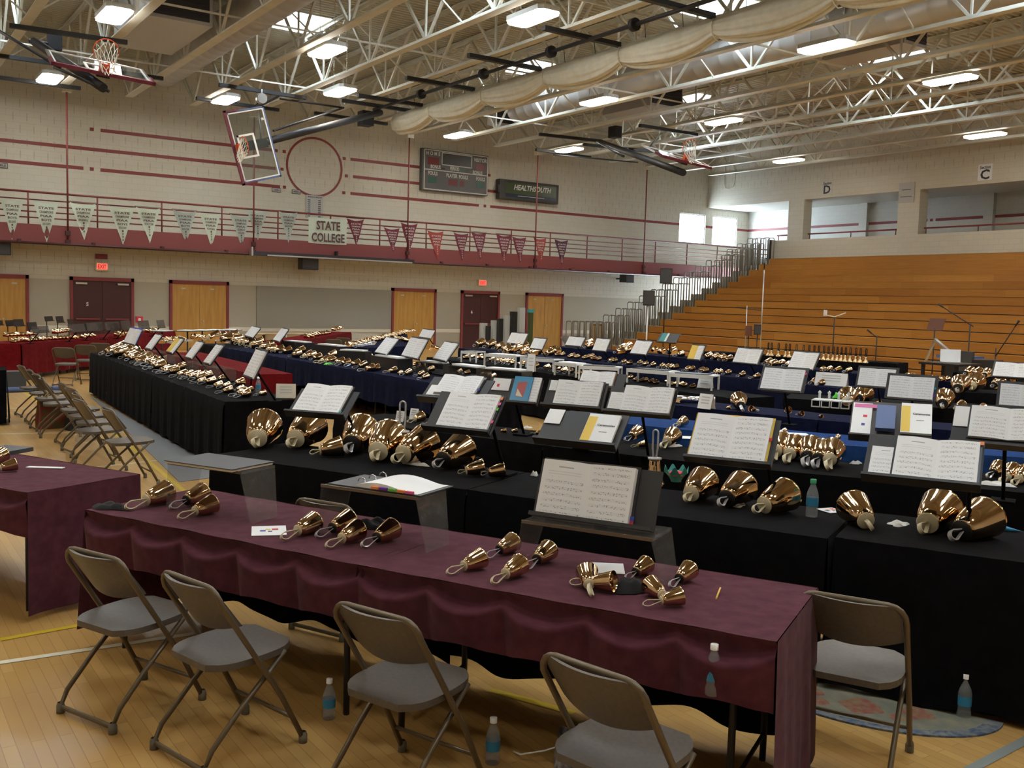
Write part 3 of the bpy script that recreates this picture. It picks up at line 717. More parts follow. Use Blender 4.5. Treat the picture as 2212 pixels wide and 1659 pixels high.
# ---------------------------------------------------------------- folding chairs
def chair_proto():
    t = thing('folding_chair', '', 'chair')
    def U(pts, r, nm, m='chair_frame'):
        b = MB(); b.tube(pts, r, 8); return obj(nm, b, m, t)
    w = .215; pts = []
    for s_ in (-1, 1):
        side = [(.24, s_ * w, 0.02), (.12, s_ * w, .25), (-.17, s_ * w, .70)]
        arc = [(-.17 - .035 * math.sin(a) * .6, s_ * (w - .07 + .07 * math.cos(a)), .70 + .07 * math.sin(a)) for a in (PI / 8, PI / 4, 3 * PI / 8, PI / 2)]
        pts = pts + (side + arc if s_ < 0 else (side + arc)[::-1])
    fr_ = [U(pts, .0125, 'back_frame')]
    pts = []
    for s_ in (-1, 1):
        side = [(.16, s_ * .19, .43), (-.06, s_ * .19, .24), (-.20, s_ * .19, .10), (-.235, s_ * .19, .03)]
        pts += side if s_ < 0 else side[::-1]
    fr_.append(U(pts, .0115, 'rear_leg_frame'))
    U([(.185, -w, .13), (.185, w, .13)], .009, 'front_brace')
    b = MB()
    def seat(u, v, dz=0):
        a = -1 + 2 * u; x = -.19 + .42 * v
        hw = (.185 + .02 * math.sin(PI * v)) * (1 - .32 * max(0, (abs(v - .5) * 2) ** 5))
        return (x, a * hw, .44 + .012 * math.cos(a * 1.4) * 0 - .012 * (1 - a * a) * math.sin(PI * v) + .012 * v + dz)
    n = 12
    b.grid(lambda u, v: seat(u, v), n, n); b.grid(lambda u, v: seat(1 - u, v, -.028), n, n)
    ring = [(i / n, 0) for i in range(n)] + [(1, i / n) for i in range(n)] + [(1 - i / n, 1) for i in range(n)] + [(0, 1 - i / n) for i in range(n)]
    for (u0, v0), (u1, v1) in zip(ring, ring[1:] + ring[:1]):
        b.quad(seat(u0, v0), seat(u1, v1), seat(u1, v1, -.028), seat(u0, v0, -.028), smooth=True)
    obj('seat', b, 'chair_plastic', t)
    b = MB()
    def bk(u, v, k=0):
        a = -1 + 2 * u; z = .555 + .215 * v; x = -.085 - (z - .57) * .62
        hw = .197 * (1 - .22 * max(0, (v - .55) / .45) ** 3); dip = -.05 * (a * a) * (v < .5) * (1 - 2 * v)
        zz = z + (.03 * a * a * (1 - v)) * 1.2
        return (x - .035 * (1 - a * a) + k * .016 - .02 * (zz - z), a * hw, zz)
    b.grid(lambda u, v: bk(u, v), 14, 8); b.grid(lambda u, v: bk(1 - u, v, 1), 14, 8)
    ring = [(i / n, 0) for i in range(n)] + [(1, i / n) for i in range(n)] + [(1 - i / n, 1) for i in range(n)] + [(0, 1 - i / n) for i in range(n)]
    for (u0, v0), (u1, v1) in zip(ring, ring[1:] + ring[:1]):
        b.quad(bk(u0, v0), bk(u1, v1), bk(u1, v1, 1), bk(u0, v0, 1), smooth=True)
    obj('backrest', b, 'chair_plastic', t)
    for x, y in ((.24, w), (.24, -w), (-.235, .19), (-.235, -.19)):
        b = MB(); b.lathe([(0, 0), (.019, 0), (.019, .035), (.013, .05)], 10, (x, y, 0)); obj('foot_cap', b, 'rubber_foot', fr_[0] if x > 0 else fr_[1])
    return t
chair0 = chair_proto(); ch_used = [False]
def chair(x, y, rz, lab, grp):
    if not ch_used[0]:
        ch_used[0] = True; chair0.location = (x, y, 0); chair0.rotation_euler = (0, 0, rz); chair0['label'] = lab; chair0['group'] = grp; return chair0
    return dup(chair0, (x, y, 0), (0, 0, rz), lab, grp)
def chair_bt(pl, pr, lab, grp, back=.24):
    """chair seen from behind: pixels of the two upper back corners"""
    a = Pz(*pl, .765); c = Pz(*pr, .765); u = (c - a).normalized(); v = Vector((-u.y, u.x, 0)); m_ = (a + c) / 2 + v * back
    return chair(m_.x, m_.y, math.atan2(v.y, v.x), lab, grp)
G_ = 'brown folding chairs before the maroon tables'
chair_bt((128, 1190), (236, 1218), 'brown folding chair with yellowish back frame, farthest left before the maroon tables', G_)
chair_bt((318, 1236), (452, 1287), 'brown folding chair overlapping its left neighbour, second from left in front', G_)
chair_bt((703, 1308), (880, 1357), 'brown folding chair in front of the seam between the maroon cloths', G_)
chair_bt((1142, 1415), (1378, 1498), 'brown folding chair cut by the bottom edge, nearest to the camera', G_)
chair_bt((1752, 1290), (1920, 1318), 'lone brown folding chair standing on the oval rug edge behind the maroon cloth', 'brown folding chairs behind the maroon tables')
chair_bt((635, 1082), (738, 1099), 'folding chair whose back top shows behind the left maroon table', 'brown folding chairs behind the maroon tables')
gl = 'brown folding chairs along the grey mat'
for i, (x, y, a) in enumerate(((2.36, 10.3, 3), (2.26, 11.25, 6), (2.38, 11.95, -4), (2.42, 12.6, 8), (2.45, 13.3, 2), (2.36, 14.1, -6), (2.38, 14.8, 4), (2.42, 15.6, 0), (2.42, 16.5, 5))):
    chair(x, y, rad(a), 'brown folding chair beside the grey mat, %s counted from the camera' % ordn(i), gl)
for i, (px, py) in enumerate(((133, 752), (178, 746), (207, 742))):
    p_ = Pz(px, py, .77); chair(p_.x + .12, p_.y + .2, rad(62 + i * 8), 'brown folding chair pushed against the far red cloth, %s from the left' % ordn(i), 'brown folding chairs by the far red cloth')
for i, (px, py) in enumerate(((722, 733), (742, 730))):
    p_ = Pz(px, py, .77); chair(p_.x, p_.y, rad(60), 'distant folding chair before the dark red cloth at centre left, %s one' % ('left', 'right')[i], 'distant folding chairs at centre left')
for i, (px, py) in enumerate(((397, 752), (668, 748))):
    p_ = Pz(px, py, .77); chair(p_.x, p_.y, rad(180), ('folding chair back behind the yellow music folder', 'folding chair back behind the long navy row')[i], 'folding chairs behind music folders')

# ---------------------------------------------------------------- music desks, folders, sheets
def solve_z(BL, BR, Wd, U):
    U = Vector((U[0], U[1], 0)).normalized(); lo, hi = .3, 1.75
    for _ in range(40):
        z = (lo + hi) / 2; a = Pz(*BL, z); q = proj(a + U * Wd)
        if abs(q[0] - BL[0]) < abs(BR[0] - BL[0]): lo = z
        else: hi = z
    return z
class Desk:
    """a tilted music desk standing in the hall: lower left corner, width along U, tilt away from the reader"""
    def __init__(s, BL, BR, TL, Wd=None, U=(.47, -.883), z=None):
        s.U = Vector((U[0], U[1], 0)).normalized(); s.V = Vector((-s.U.y, s.U.x, 0))
        s.z = z if z else solve_z(BL, BR, Wd, U)
        s.o = Pz(*BL, s.z)
        if Wd is None:
            lo, hi = .05, 1.2
            for _ in range(30):
                w = (lo + hi) / 2
                if abs(proj(s.o + s.U * w)[0] - BL[0]) < abs(BR[0] - BL[0]): lo = w
                else: hi = w
            Wd = w
        s.W = Wd; best = (1e9, 35, .3)
        for t in range(12, 60, 2):
            d = s.V * math.sin(rad(t)) + Vector((0, 0, math.cos(rad(t))))
            for k in range(14, 48):
                q = proj(s.o + d * k * .01); e = (q[0] - TL[0]) ** 2 + (q[1] - TL[1]) ** 2
                if e < best[0]: best = (e, t, k * .01)
        s.t = rad(best[1]); s.h = best[2]; s.d = s.V * math.sin(s.t) + Vector((0, 0, math.cos(s.t))); s.n = -s.V * math.cos(s.t) + Vector((0, 0, math.sin(s.t)))
        s.rz = math.atan2(s.U.y, s.U.x)
    def uv(s, px, py):
        r = ray(px, py); c = Vector((0, 0, CH)); t = (s.o - c).dot(s.n) / r.dot(s.n); p = c + r * t - s.o
        return p.dot(s.U), p.dot(s.d)
    def L(s, u, v, k=0):                      # local coordinates
        return Vector((u, v * math.sin(s.t) - k * math.cos(s.t), v * math.cos(s.t) + k * math.sin(s.t)))
    def stand(s, label, zbase, cat='music stand', m='stand_grey', grp=None, ledge=.05, name='music_stand', low=.0, foot=True, pu=.5):
        t = thing(name, label, cat, tuple(s.o), s.rz, grp)
        b = MB(); b.frame(s.L(0, -low, -.012), s.L(s.W, 0, 0), s.L(0, s.h + low, 0), s.L(0, 0, .010)); obj('desk', b, m, t)
        b = MB(); b.frame(s.L(0, -low, 0), s.L(s.W, 0, 0), s.L(0, 0, ledge), s.L(0, .008, 0)); b.frame(s.L(0, -low, ledge - .006), s.L(s.W, 0, 0), s.L(0, 0, .005), s.L(0, .018, 0)); obj('ledge', b, m, t)
        c = s.L(s.W * pu, s.h * .35, -.02); dz = s.o.z - zbase
        b = MB(); b.tube([c, (c.x, c.y + .05, -.05 + s.h * .2), (c.x, c.y + (.03 if zbase < .1 else .22), -dz + .01)], .012, 8); obj('post', b, 'flat_black', t)
        b = MB()
        if zbase < .1 and foot:
            for k in range(3): a = k * 2.094 + .5; b.tube([(c.x, c.y + .03, -dz + .22), (c.x + .28 * math.cos(a), c.y + .03 + .28 * math.sin(a), -dz + .012)], .009, 6)
            obj('tripod_base', b, 'black_steel', t)
        elif foot: b.box(c.x - .07, c.x + .07, c.y + .14, c.y + .28, -dz, -dz + .012); obj('base_plate', b, 'cloth_black', t)
        return t
    def rect(s, BL, BR, TL):
        u0, v0 = s.uv(*BL); u1, _ = s.uv(*BR); _, v1 = s.uv(*TL); return min(u0, u1), max(u0, u1), v0, v1
def open_book(D, r, label, th=.022, cover='black_plastic', lift=.004, grp=None, tabs=None, left='music_title', right='music_page', margin=.012, page_k=1.0, name='music_book'):
    u0, u1, v0, v1 = r; v0 = max(v0, .004); um = (u0 + u1) / 2 + .0
    t = thing(name, label, 'music book', tuple(D.o), D.rz, grp)
    b = MB(); b.frame(D.L(u0 - margin, v0 - .0, lift), D.L(u1 - u0 + 2 * margin, 0, 0), D.L(0, v1 - v0 + margin, 0), D.L(0, 0, .004)); obj('cover', b, cover, t)
    for k, (a, c, mm) in enumerate(((u0, um, left), (um, u1, right))):
        b = MB()
        def hgt(i):
            q = (1 - i) if k == 0 else i           # distance from the spine 0..1
            return lift + .005 + th * (.12 + .88 * math.sin(min(1, q * 1.35 + .02) * PI * .5) ** .7 * (1 - .35 * max(0, q - .55)))
        b.grid(lambda i, j: D.L(a + (c - a) * i, v0 + (v1 - v0) * j - .012 * (hgt(i) / th if th else 0) * 0, hgt(i)), 14, 2, True, lambda i, j: (i, j))
        b.grid(lambda i, j: D.L(a + (c - a) * i, v0, lift + .004 + (hgt(i) - lift - .004) * j), 14, 1, True, lambda i, j: (0, 0))
        b.grid(lambda i, j: D.L(a + (c - a) * i, v1, lift + .004 + (hgt(i) - lift - .004) * (1 - j)), 14, 1, True, lambda i, j: (0, 0))
        e = u0 if k == 0 else u1; ii = 0 if k == 0 else 1
        b.quad(D.L(e, v0, lift + .004), D.L(e, v1, lift + .004), D.L(e, v1, hgt(ii)), D.L(e, v0, hgt(ii)), [(0, 0)] * 4)
        pg = obj(('left_page', 'right_page')[k], b, mm, t)
    if tabs:
        for (m_, vv) in tabs:
            b = MB(); b.frame(D.L(u1 - .004, v0 + (v1 - v0) * vv, lift + .012), D.L(.022, 0, 0), D.L(0, .022, 0), D.L(0, 0, .001)); obj('index_tab', b, m_, pg)
    return t
def sheet(D, r, label, m='paper', cat='sheet', lift=.004, th=.002, grp=None, name='paper_sheet', uvp=True):
    u0, u1, v0, v1 = r; b = MB()
    b.frame(D.L(u0, v0, lift), D.L(u1 - u0, 0, 0), D.L(0, v1 - v0, 0), D.L(0, 0, th))
    if uvp: b.quad(D.L(u0, v0, lift + th + .0004), D.L(u1, v0, lift + th + .0004), D.L(u1, v1, lift + th + .0004), D.L(u0, v1, lift + th + .0004), [(0, 0), (1, 0), (1, 1), (0, 1)])
    o = obj(name, b, m, loc=tuple(D.o)); o.rotation_euler = (0, 0, D.rz); return tag(o, label, cat, grp)
def deco(parent, D, r, name, m, lift, th=.0006):
    b = MB(); u0, u1, v0, v1 = r; b.frame(D.L(u0, v0, lift), D.L(u1 - u0, 0, 0), D.L(0, v1 - v0, 0), D.L(0, 0, th)); return obj(name, b, m, parent)
def deco_top(parent_sheet, D, r, name, m, lift):           # a printed patch on a sheet object (same frame as the sheet)
    return deco(parent_sheet, D, r, name, m, lift)
def ceremony(D, r, label, lift=.004):
    u0, u1, v0, v1 = r; w = u1 - u0; h = v1 - v0
    t = thing('song_book', label, 'book', tuple(D.o), D.rz)
    b = MB(); b.frame(D.L(u0, v0, lift), D.L(w, 0, 0), D.L(0, h, 0), D.L(0, 0, .018)); obj('page_block', b, 'paper', t)
    k = lift + .0185
    deco(t, D, (u0 + .002, u0 + w * .30, v0 + .03 * h, v1 - .1 * h), 'yellow_panel', 'paper_yellow', k)
    b = MB(); n_ = D.L(0, 0, 1); text(b, 'Ceremonies', D.L(u0 + w * .66, v0 + h * .60, k + .002), D.L(1, 0, 0), D.L(0, 1, 0), h * .07, w * .56)
    obj('title', b, 'ink', t); deco(t, D, (u0 + w * .5, u0 + w * .75, v0 + h * .41, v0 + h * .425), 'subtitle', 'ink', k)
    return t
NU = (.47, -.883)
zb = ZT + .006
# -- row B (near black row)
D0 = Desk((617, 896), (745, 905), (651, 838), .51, (.58, -.81)); D0.stand('black music desk at the left end of the near black table', zb, pu=.9)
open_book(D0, D0.rect((631, 894), (728, 904), (679, 834)), 'open music book at the left end of the near black table', tabs=[('teal', .1)])
D1 = Desk((914, 928), (1058, 942), (954, 844), .51); D1.stand('black music desk behind the seven large handbells', zb, pu=.9)
open_book(D1, D1.rect((943, 926), (1050, 942), (966, 850)), 'open music book with coloured tabs behind the large handbells', tabs=[('tab_orange', .9), ('tab_pink', .75), ('tab_green', .6), ('tab_pink', .25)])
D2 = Desk((1154, 956), (1330, 977), (1187, 883), .53); D2.stand('black music desk holding a black binder and yellow-and-white book', zb, pu=.9)
sheet(D2, D2.rect((1175, 914), (1208, 919), (1187, 884)), 'small white paper on the upper left of the desk with the black binder')
o = sheet(D2, D2.rect((1206, 952), (1262, 962), (1225, 890)), 'glossy black plastic binder sleeve open beside the yellow-and-white book', 'black_plastic', 'binder', .004, .012, name='binder_sleeve'); o.data.materials[0].node_tree.nodes['Principled BSDF'].inputs['Roughness'].default_value = .3
ceremony(D2, D2.rect((1250, 962), (1318, 968), (1279, 898)), 'yellow and white song book on the desk with the black binder')
D3 = Desk((1479, 994), (1666, 1012), (1505, 893), .51); D3.stand('black music desk left of the green-capped water bottle', zb, pu=.9)
open_book(D3, D3.rect((1488, 988), (1650, 1010), (1507, 896)), 'open music book on the desk left of the green-capped bottle', cover='paper_yellow', tabs=[('ink_red', .5)])
D4 = Desk((1860, 1036), (2118, 1062), (1879, 938), .56); D4.stand('black music desk at the near right with list sheet', zb, pu=.9)
sheet(D4, D4.rect((1872, 1036), (1932, 1042), (1884, 964)), 'white list sheet left of the open book at the near right', 'music_title')
open_book(D4, D4.rect((1925, 1040), (2108, 1060), (1940, 948)), 'large open music book at the near right', tabs=[('tab_orange', .97)])
# -- acrylic risers on the maroon tables
def riser(c, rz, w, d, h, z0, label, grp=None):
    t = thing('acrylic_riser', label, 'stand', (c[0], c[1], z0), rz, grp)
    b = MB(); b.box(-w / 2, w / 2, -d / 2, d / 2, h - .012, h); obj('top_plate', b, 'acrylic', t)
    for s_ in (-1, 1):
        b = MB(); x = s_ * w / 2; b.prism([(x, -d / 2, h), (x, d / 2, h), (x + s_ * .045, d / 2 - .03, 0), (x + s_ * .045, -d / 2 + .03, 0)], (-s_ * .008, 0, 0)); obj('side_leg', b, 'acrylic', t)
    b = MB()
    b.bar((-w / 2, -d / 2, h - .003), (w / 2, -d / 2, h - .003), .008, .014)
    obj('front_edge', b, 'acrylic_edge', t)
    return t
rzN = math.atan2(NU[1], NU[0])
zr_ = ZA_ + .008
def on_row(px, py, z, back=0): p_ = Pz(px, py, z); return p_
R1 = on_row(462, 1003, zr_ + .27); riser((R1.x + .04, R1.y), rzN, .52, .26, .27, zr_, 'clear acrylic riser with grey folder behind the left maroon table')
R2 = on_row(828, 1052, zr_ + .26); riser((R2.x, R2.y), rzN, .56, .26, .26, zr_, 'clear acrylic riser with ring binder behind the maroon cloth seam')
R3 = on_row(1288, 1132, zr_ + .2); riser((R3.x, R3.y), rzN, .62, .26, .2, zr_, 'clear acrylic riser under the nearest open music book')
def flatbox(name, c, rz, w, d, h, m, label, cat, grp=None, tilt=0):
    b = MB(); b.box(-w / 2, w / 2, -d / 2, d / 2, 0, h); o = obj(name, b, m, loc=c); o.rotation_euler = (tilt, 0, rz); return tag(o, label, cat, grp)
mat('folder_grey', (.045, .05, .06), .5)
t = thing('folder', 'dark grey folder lying on the left acrylic riser', 'folder', (R1.x + .03, R1.y, zr_ + .271), rzN)
b = MB(); b.box(-.24, .24, -.16, .16, .012, .016); obj('cover', b, 'folder_grey', t); b = MB(); b.box(-.235, .235, -.155, .155, 0, .012); obj('pages', b, 'paper_cream', t)
t = thing('ring_binder', 'open ring binder lying on the middle acrylic riser', 'binder', (R2.x + .05, R2.y, zr_ + .261), rzN)
b = MB(); b.box(-.28, .26, -.15, .15, 0, .006); obj('cover', b, 'folder_grey', t)
b = MB(); b.grid(lambda i, j: (-.12 + .36 * i, -.14 + .28 * j, .008 + .035 * math.sin(PI * min(1, i * 1.1 + .05)) * (1 - .5 * i)), 12, 2); b.grid(lambda i, j: (-.12 + .36 * i, -.14, .006 + (.002 + .035 * math.sin(PI * min(1, i * 1.1 + .05)) * (1 - .5 * i)) * j), 12, 1); obj('pages', b, 'paper', t)
b = MB()
for k in range(3): b.tube([(-.12, -.09 + k * .09, .02 + .02 * math.sin(a)) if 0 else (-.12 + .022 * math.cos(a), -.09 + k * .09, .022 + .022 * math.sin(a)) for a in (0, .8, 1.6, 2.4, 3.1)], .003, 6)
obj('rings', b, 'chrome', t)
for k, m_ in enumerate(('tab_orange', 'purple', 'tab_green', 'tab_orange', 'tab_pink')): b = MB(); b.box(-.02 + k * .05, .02 + k * .05, -.155, -.14, .008, .02); obj('index_tab', b, m_, t)
DA = Desk((1150, 1114), (1412, 1132), (1172, 990), None, NU, z=zr_ + .206)
t = DA.stand('black folder board leaning on the right acrylic riser', zr_ + .2, cat='music stand', m='stand_grey', name='music_board', foot=False)
open_book(DA, DA.rect((1163, 1112), (1362, 1130), (1190, 995)), 'nearest large open music book standing on the acrylic riser', th=.035, tabs=[('ink_red', .02), ('ink_blue', .1)])
# -- row C
zc = ZT + .006
D = Desk((903, 866), (1036, 874), (938, 812), .51); D.stand('black music desk behind the tabbed book, left of the blue packet', zc)
sheet(D, D.rect((920, 853), (950, 856), (931, 832)), 'printed flyer with red square left of an open book', 'paper'); 
open_book(D, D.rect((939, 852), (1026, 856), (950, 813)), 'open music book with blue pen behind the tabbed book', tabs=[('ink_blue', .3)])
D = Desk((1046, 868), (1160, 878), (1061, 814), .51); D.stand('black music desk with flyer and bright blue packet', zc)
o = sheet(D, D.rect((1061, 842), (1099, 844), (1070, 817)), 'printed flyer with small red square beside the blue packet', 'paper', 'flyer', name='flyer')
u0, v0 = D.uv(1077, 833); deco(o, D, (u0 - .012, u0 + .012, v0 - .012, v0 + .014), 'red_square', 'ink_red', .0068)
r_ = D.rect((1103, 868), (1142, 872), (1120, 816))
t = thing('snack_packet', 'bright blue plastic packet clipped on a music desk', 'packet', tuple(D.o), D.rz)
b = MB(); u0, u1, v0, v1 = r_; b.frame(D.L(u0, v0, .022), D.L(u1 - u0, 0, 0), D.L(0, v1 - v0, 0), D.L(0, 0, .012)); obj('bag', b, 'cyan_pack', t)
w = u1 - u0; h = v1 - v0; b = MB(); b.poly([D.L(u0 + w * .25, v0 + h * .2, .035), D.L(u0 + w * .7, v0 + h * .15, .035), D.L(u0 + w * .75, v0 + h * .8, .035), D.L(u0 + w * .25, v0 + h * .75, .035)]); obj('window_print', b, 'pack_red', t)
b = MB(); b.poly([D.L(u0 + w * .28, v0 + h * .2, .0355), D.L(u0 + w * .68, v0 + h * .17, .0355), D.L(u0 + w * .3, v0 + h * .5, .0355)]); obj('cream_print', b, 'paper_cream', t)
sheet(D, D.rect((1138, 870), (1158, 874), (1153, 817)), 'white music book half hidden by the blue packet', 'music_page', 'music book', .003, .016, name='music_book')
D = Desk((1171, 878), (1300, 886), (1187, 819), .51); D.stand('black music desk above the black binder sleeve', zc)
sheet(D, D.rect((1186, 843), (1210, 845), (1196, 822)), 'small white note on the desk above the black binder sleeve', 'music_title')
open_book(D, D.rect((1195, 879), (1292, 885), (1212, 823)), 'open music book on the desk above the black binder sleeve')
D = Desk((1245, 838), (1330, 846), (1257, 803), .46, z=1.16); D.stand('black music desk partly hidden by two desks in front', 0)
open_book(D, D.rect((1252, 832), (1322, 838), (1260, 803)), 'open music book partly hidden behind two desks', cover='rust_brown')
D = Desk((1305, 893), (1450, 908), (1322, 834), .53); D.stand('black music desk with thick white book near the silver roll', zc)
sheet(D, D.rect((1312, 882), (1346, 886), (1322, 847)), 'white printed list left of the thick open book', 'music_title')
open_book(D, D.rect((1339, 897), (1444, 906), (1352, 836)), 'thick open music book right of a white printed list', th=.03)
# -- row D / E
def farbook(BL, BR, TL, z, U, label, zbase, stand=None, th=.02, grow=.03, **kw):
    D = Desk(BL, BR, TL, U=U, z=z)
    E_ = D; r = (0, D.W, .004, D.h)
    t = open_book(D, r, label, th=th, grp=kw.get('grp'), left=kw.get('left', 'music_page'), cover=kw.get('cover', 'stand_grey'), margin=grow, tabs=kw.get('tabs'))
    if stand: D.stand(stand, zbase, m=kw.get('m', 'stand_grey'), ledge=.03, low=.004)
    return D
zd = ZT + .006
farbook((1643, 843), (1730, 851), (1654, 796), 1.14, (.3, -.95), 'open music book left of the white placard on navy cloth', zd, 'grey music desk left of the white placard', tabs=[('tab_pink', .8)])
farbook((1853, 835), (1930, 841), (1860, 796), 1.10, (.3, -.95), 'open music book above the green toy and white frame', zd, 'grey music desk behind the pink flyer desk')
farbook((1917, 861), (2014, 870), (1924, 813), 1.12, (.35, -.94), 'open music book above the yellow-and-white cover at right', zd, 'grey music desk above the yellow-and-white cover', tabs=[('cyan_pack', .5), ('purple', .2)])
farbook((2158, 878), (2250, 886), (2163, 829), 1.06, (.4, -.92), 'open music book cut by the right edge, lower one', zd, 'grey music desk cut by the right edge')
farbook((2144, 815), (2240, 824), (2152, 784), 1.02, (.3, -.95), 'open cream music book cut by the right edge, upper one', zd, 'grey music desk high at the right edge')
D = Desk((1832, 948), (2012, 962), (1850, 866), .56, (.55, -.83)); D.stand('black music desk with pink flyer and yellow-and-white book', zd)
o = sheet(D, D.rect((1835, 947), (1878, 950), (1848, 871)), 'white flyer with pink band and red square', 'paper', 'flyer', name='flyer')
r_ = D.rect((1835, 947), (1878, 950), (1848, 871)); deco(o, D, (r_[0] + .01, r_[1] + .10, r_[3] - .055, r_[3] - .01), 'pink_band', 'paper_pink', .0068)
u0, v0 = D.uv(1869, 900); deco(o, D, (u0 - .014, u0 + .014, v0 - .014, v0 + .014), 'red_square', 'ink_red', .0068)
u0, v0 = D.uv(1864, 918); deco(o, D, (u0 - .012, u0 + .012, v0 - .012, v0 + .014), 'blue_mark', 'ink_blue', .0068)
sheet(D, D.rect((1890, 935), (1932, 938), (1892, 885)), 'dark blue bag between the pink flyer and the yellow cover', 'ink_blue', 'bag', .02, .03, name='cloth_pouch', uvp=False).data.materials[0] = M['blue_vinyl']
ceremony(D, D.rect((1944, 938), (2012, 941), (1950, 875)), 'yellow and white song book at right, beside the dark blue bag')
D = Desk((2050, 960), (2290, 985), (2063, 873), .60, (.42, -.907)); D.stand('wide black music desk cut by the right edge', zd)
sheet(D, D.rect((2058, 920), (2098, 924), (2068, 878)), 'blank white page left of the open book at the right edge')
open_book(D, D.rect((2091, 946), (2262, 975), (2100, 880)), 'open music book cut by the right edge beneath three bells')
# -- far rows
for i, a in enumerate((((1703, 796), (1756, 798), (1718, 761)), ((1584, 784), (1636, 789), (1596, 753)), ((1362, 765), (1395, 768), (1377, 737)), ((1281, 758), (1309, 761), (1291, 732)), ((1222, 747), (1255, 752), (1232, 728)), ((1146, 754), (1171, 758), (1156, 731)), ((1096, 742), (1130, 745), (1107, 720)))):
    farbook(*a, 1.0, (-.05, -1), 'white open music book on the far navy row, %s from the right' % ordn(i), ZT + .006, 'grey desk on the far navy row, %s from the right' % ordn(i), grp='music books on the far navy row')
farbook((1486, 777), (1512, 779), (1497, 747), 1.0, (-.05, -1), 'white and yellow music book on the far navy row beside grey folder', ZT + .006, 'grey desk with yellow striped book on the far navy row', left='paper_yellow')
D = Desk((1417, 739), (1459, 743), (1428, 719), U=(-.1, -1), z=1.25); D.stand('grey music stand with teal sheet before the bleachers', 0, m='dark_grey', ledge=.03)
sheet(D, (D.W * .12, D.W * .38, .01, D.h * .95), 'teal sheet on the stand before the bleachers', 'teal'); sheet(D, (D.W * .38, D.W * .48, .01, D.h * .98), 'white strip sheet on the stand before the bleachers', 'paper')
for i, a in enumerate((((869, 770), (903, 773), (890, 731)), ((811, 763), (835, 768), (837, 730)), ((937, 777), (964, 783), (963, 741)), ((906, 729), (931, 732), (915, 712)), ((530, 726), (551, 732), (546, 706)), ((591, 736), (604, 741), (610, 711)))):
    farbook(*a, (1.02, 1.02, 1.02, 1.02, 1.0, 1.0)[i], (-.2, -.98), ('white open music book, largest on the long navy row', 'white open music book left of the largest one on the navy row', 'white open music book right of the largest one on the navy row', 'white music book far behind the largest one', 'pale blue page on a desk above the dark bell mouth', 'narrow white music book above the two curved black desks')[i], ZT + .006, ('grey desk under the largest book of the long navy row', 'grey desk left of the largest book of the long navy row', 'grey desk right of the largest book of the long navy row', 'grey desk far behind the long navy row', 'grey desk above the dark bell mouth', 'grey desk above the two curved black desks')[i], grp='music books along the long navy row')
gb = ('white music book with blue folder at the far end of the long black row', 'narrow white music book, second along the long black row', 'yellow and white music book on the long black row', 'white music book, fourth along the long black row', 'white music book, fifth along the long black row')
for i, a in enumerate((((269, 741), (292, 745), (284, 709)), ((315.5, 754), (327, 757), (338.7, 724)), ((360, 762), (373, 765.5), (383.5, 732)), ((402, 774), (415, 779), (428, 740)), ((441, 786), (454, 789), (470, 747)), )):
    farbook(*a, 1.02, (-.04, -1), gb[i], ZT + .006, 'dark music desk of the long black row, %s from its far end' % ordn(i), grp='music books along the long black row', cover=('ink_blue', 'stand_grey', 'stand_grey', 'stand_grey', 'stand_grey')[i], left=('paper', 'music_page', 'paper_yellow', 'music_page', 'music_page')[i])
D = farbook((529, 813), (549, 821), (557, 758), 1.05, (-.12, -.99), 'double-height white music sheets at the near end of the long black row', ZT + .006, 'dark music desk at the near end of the long black row')
# black and clear desks on the far red row
blk = (((14.5, 705.5), (33, 706), (24.6, 689)), ((33, 706), (53.5, 707.6), (43, 687)), ((61.5, 712.7), (82, 710.5), (76.7, 691.7)), ((98.4, 694.6), (115.8, 696), (103.5, 681.6)), ((123.7, 698), (139, 698), (136, 679.4)), ((149, 704.7), (162, 702.6), (160.6, 686)), ((-6, 704), (8, 705), (0, 692)))
for i, a in enumerate(blk):
    D = Desk(*a, U=(.5, .86), z=.98 if i not in (3, 4) else 1.08); D.h = min(D.h, .42); D.stand('black music stand behind the far left red row, %s' % ('first', 'second', 'third', 'fourth, raised', 'fifth, raised', 'sixth before the dark door', 'at the left edge')[i], 0, m='black_plastic', grp='black music stands behind the far red row', ledge=.03)
clr = (((72, 720.6), (107, 720.6), (81, 702)), ((150.5, 718.5), (194, 716), (160.6, 697.5)), ((189.6, 716), (225.8, 714), (202.6, 693)), ((230, 714), (260.5, 713.4), (243, 692)), ((265, 713), (285, 713), (272, 690)), ((301, 711), (324, 710.5), (312.6, 690)), ((342, 709), (357.5, 709), (348.8, 689.5)))
for i, a in enumerate(clr):
    D = Desk(*a, U=(.56, .83), z=1.02); D.stand('smoky clear music desk on the far red row, %s from the left' % ordn(i), ZT + .01, m='acrylic_far', grp='smoky clear desks on the far red row', ledge=.02)

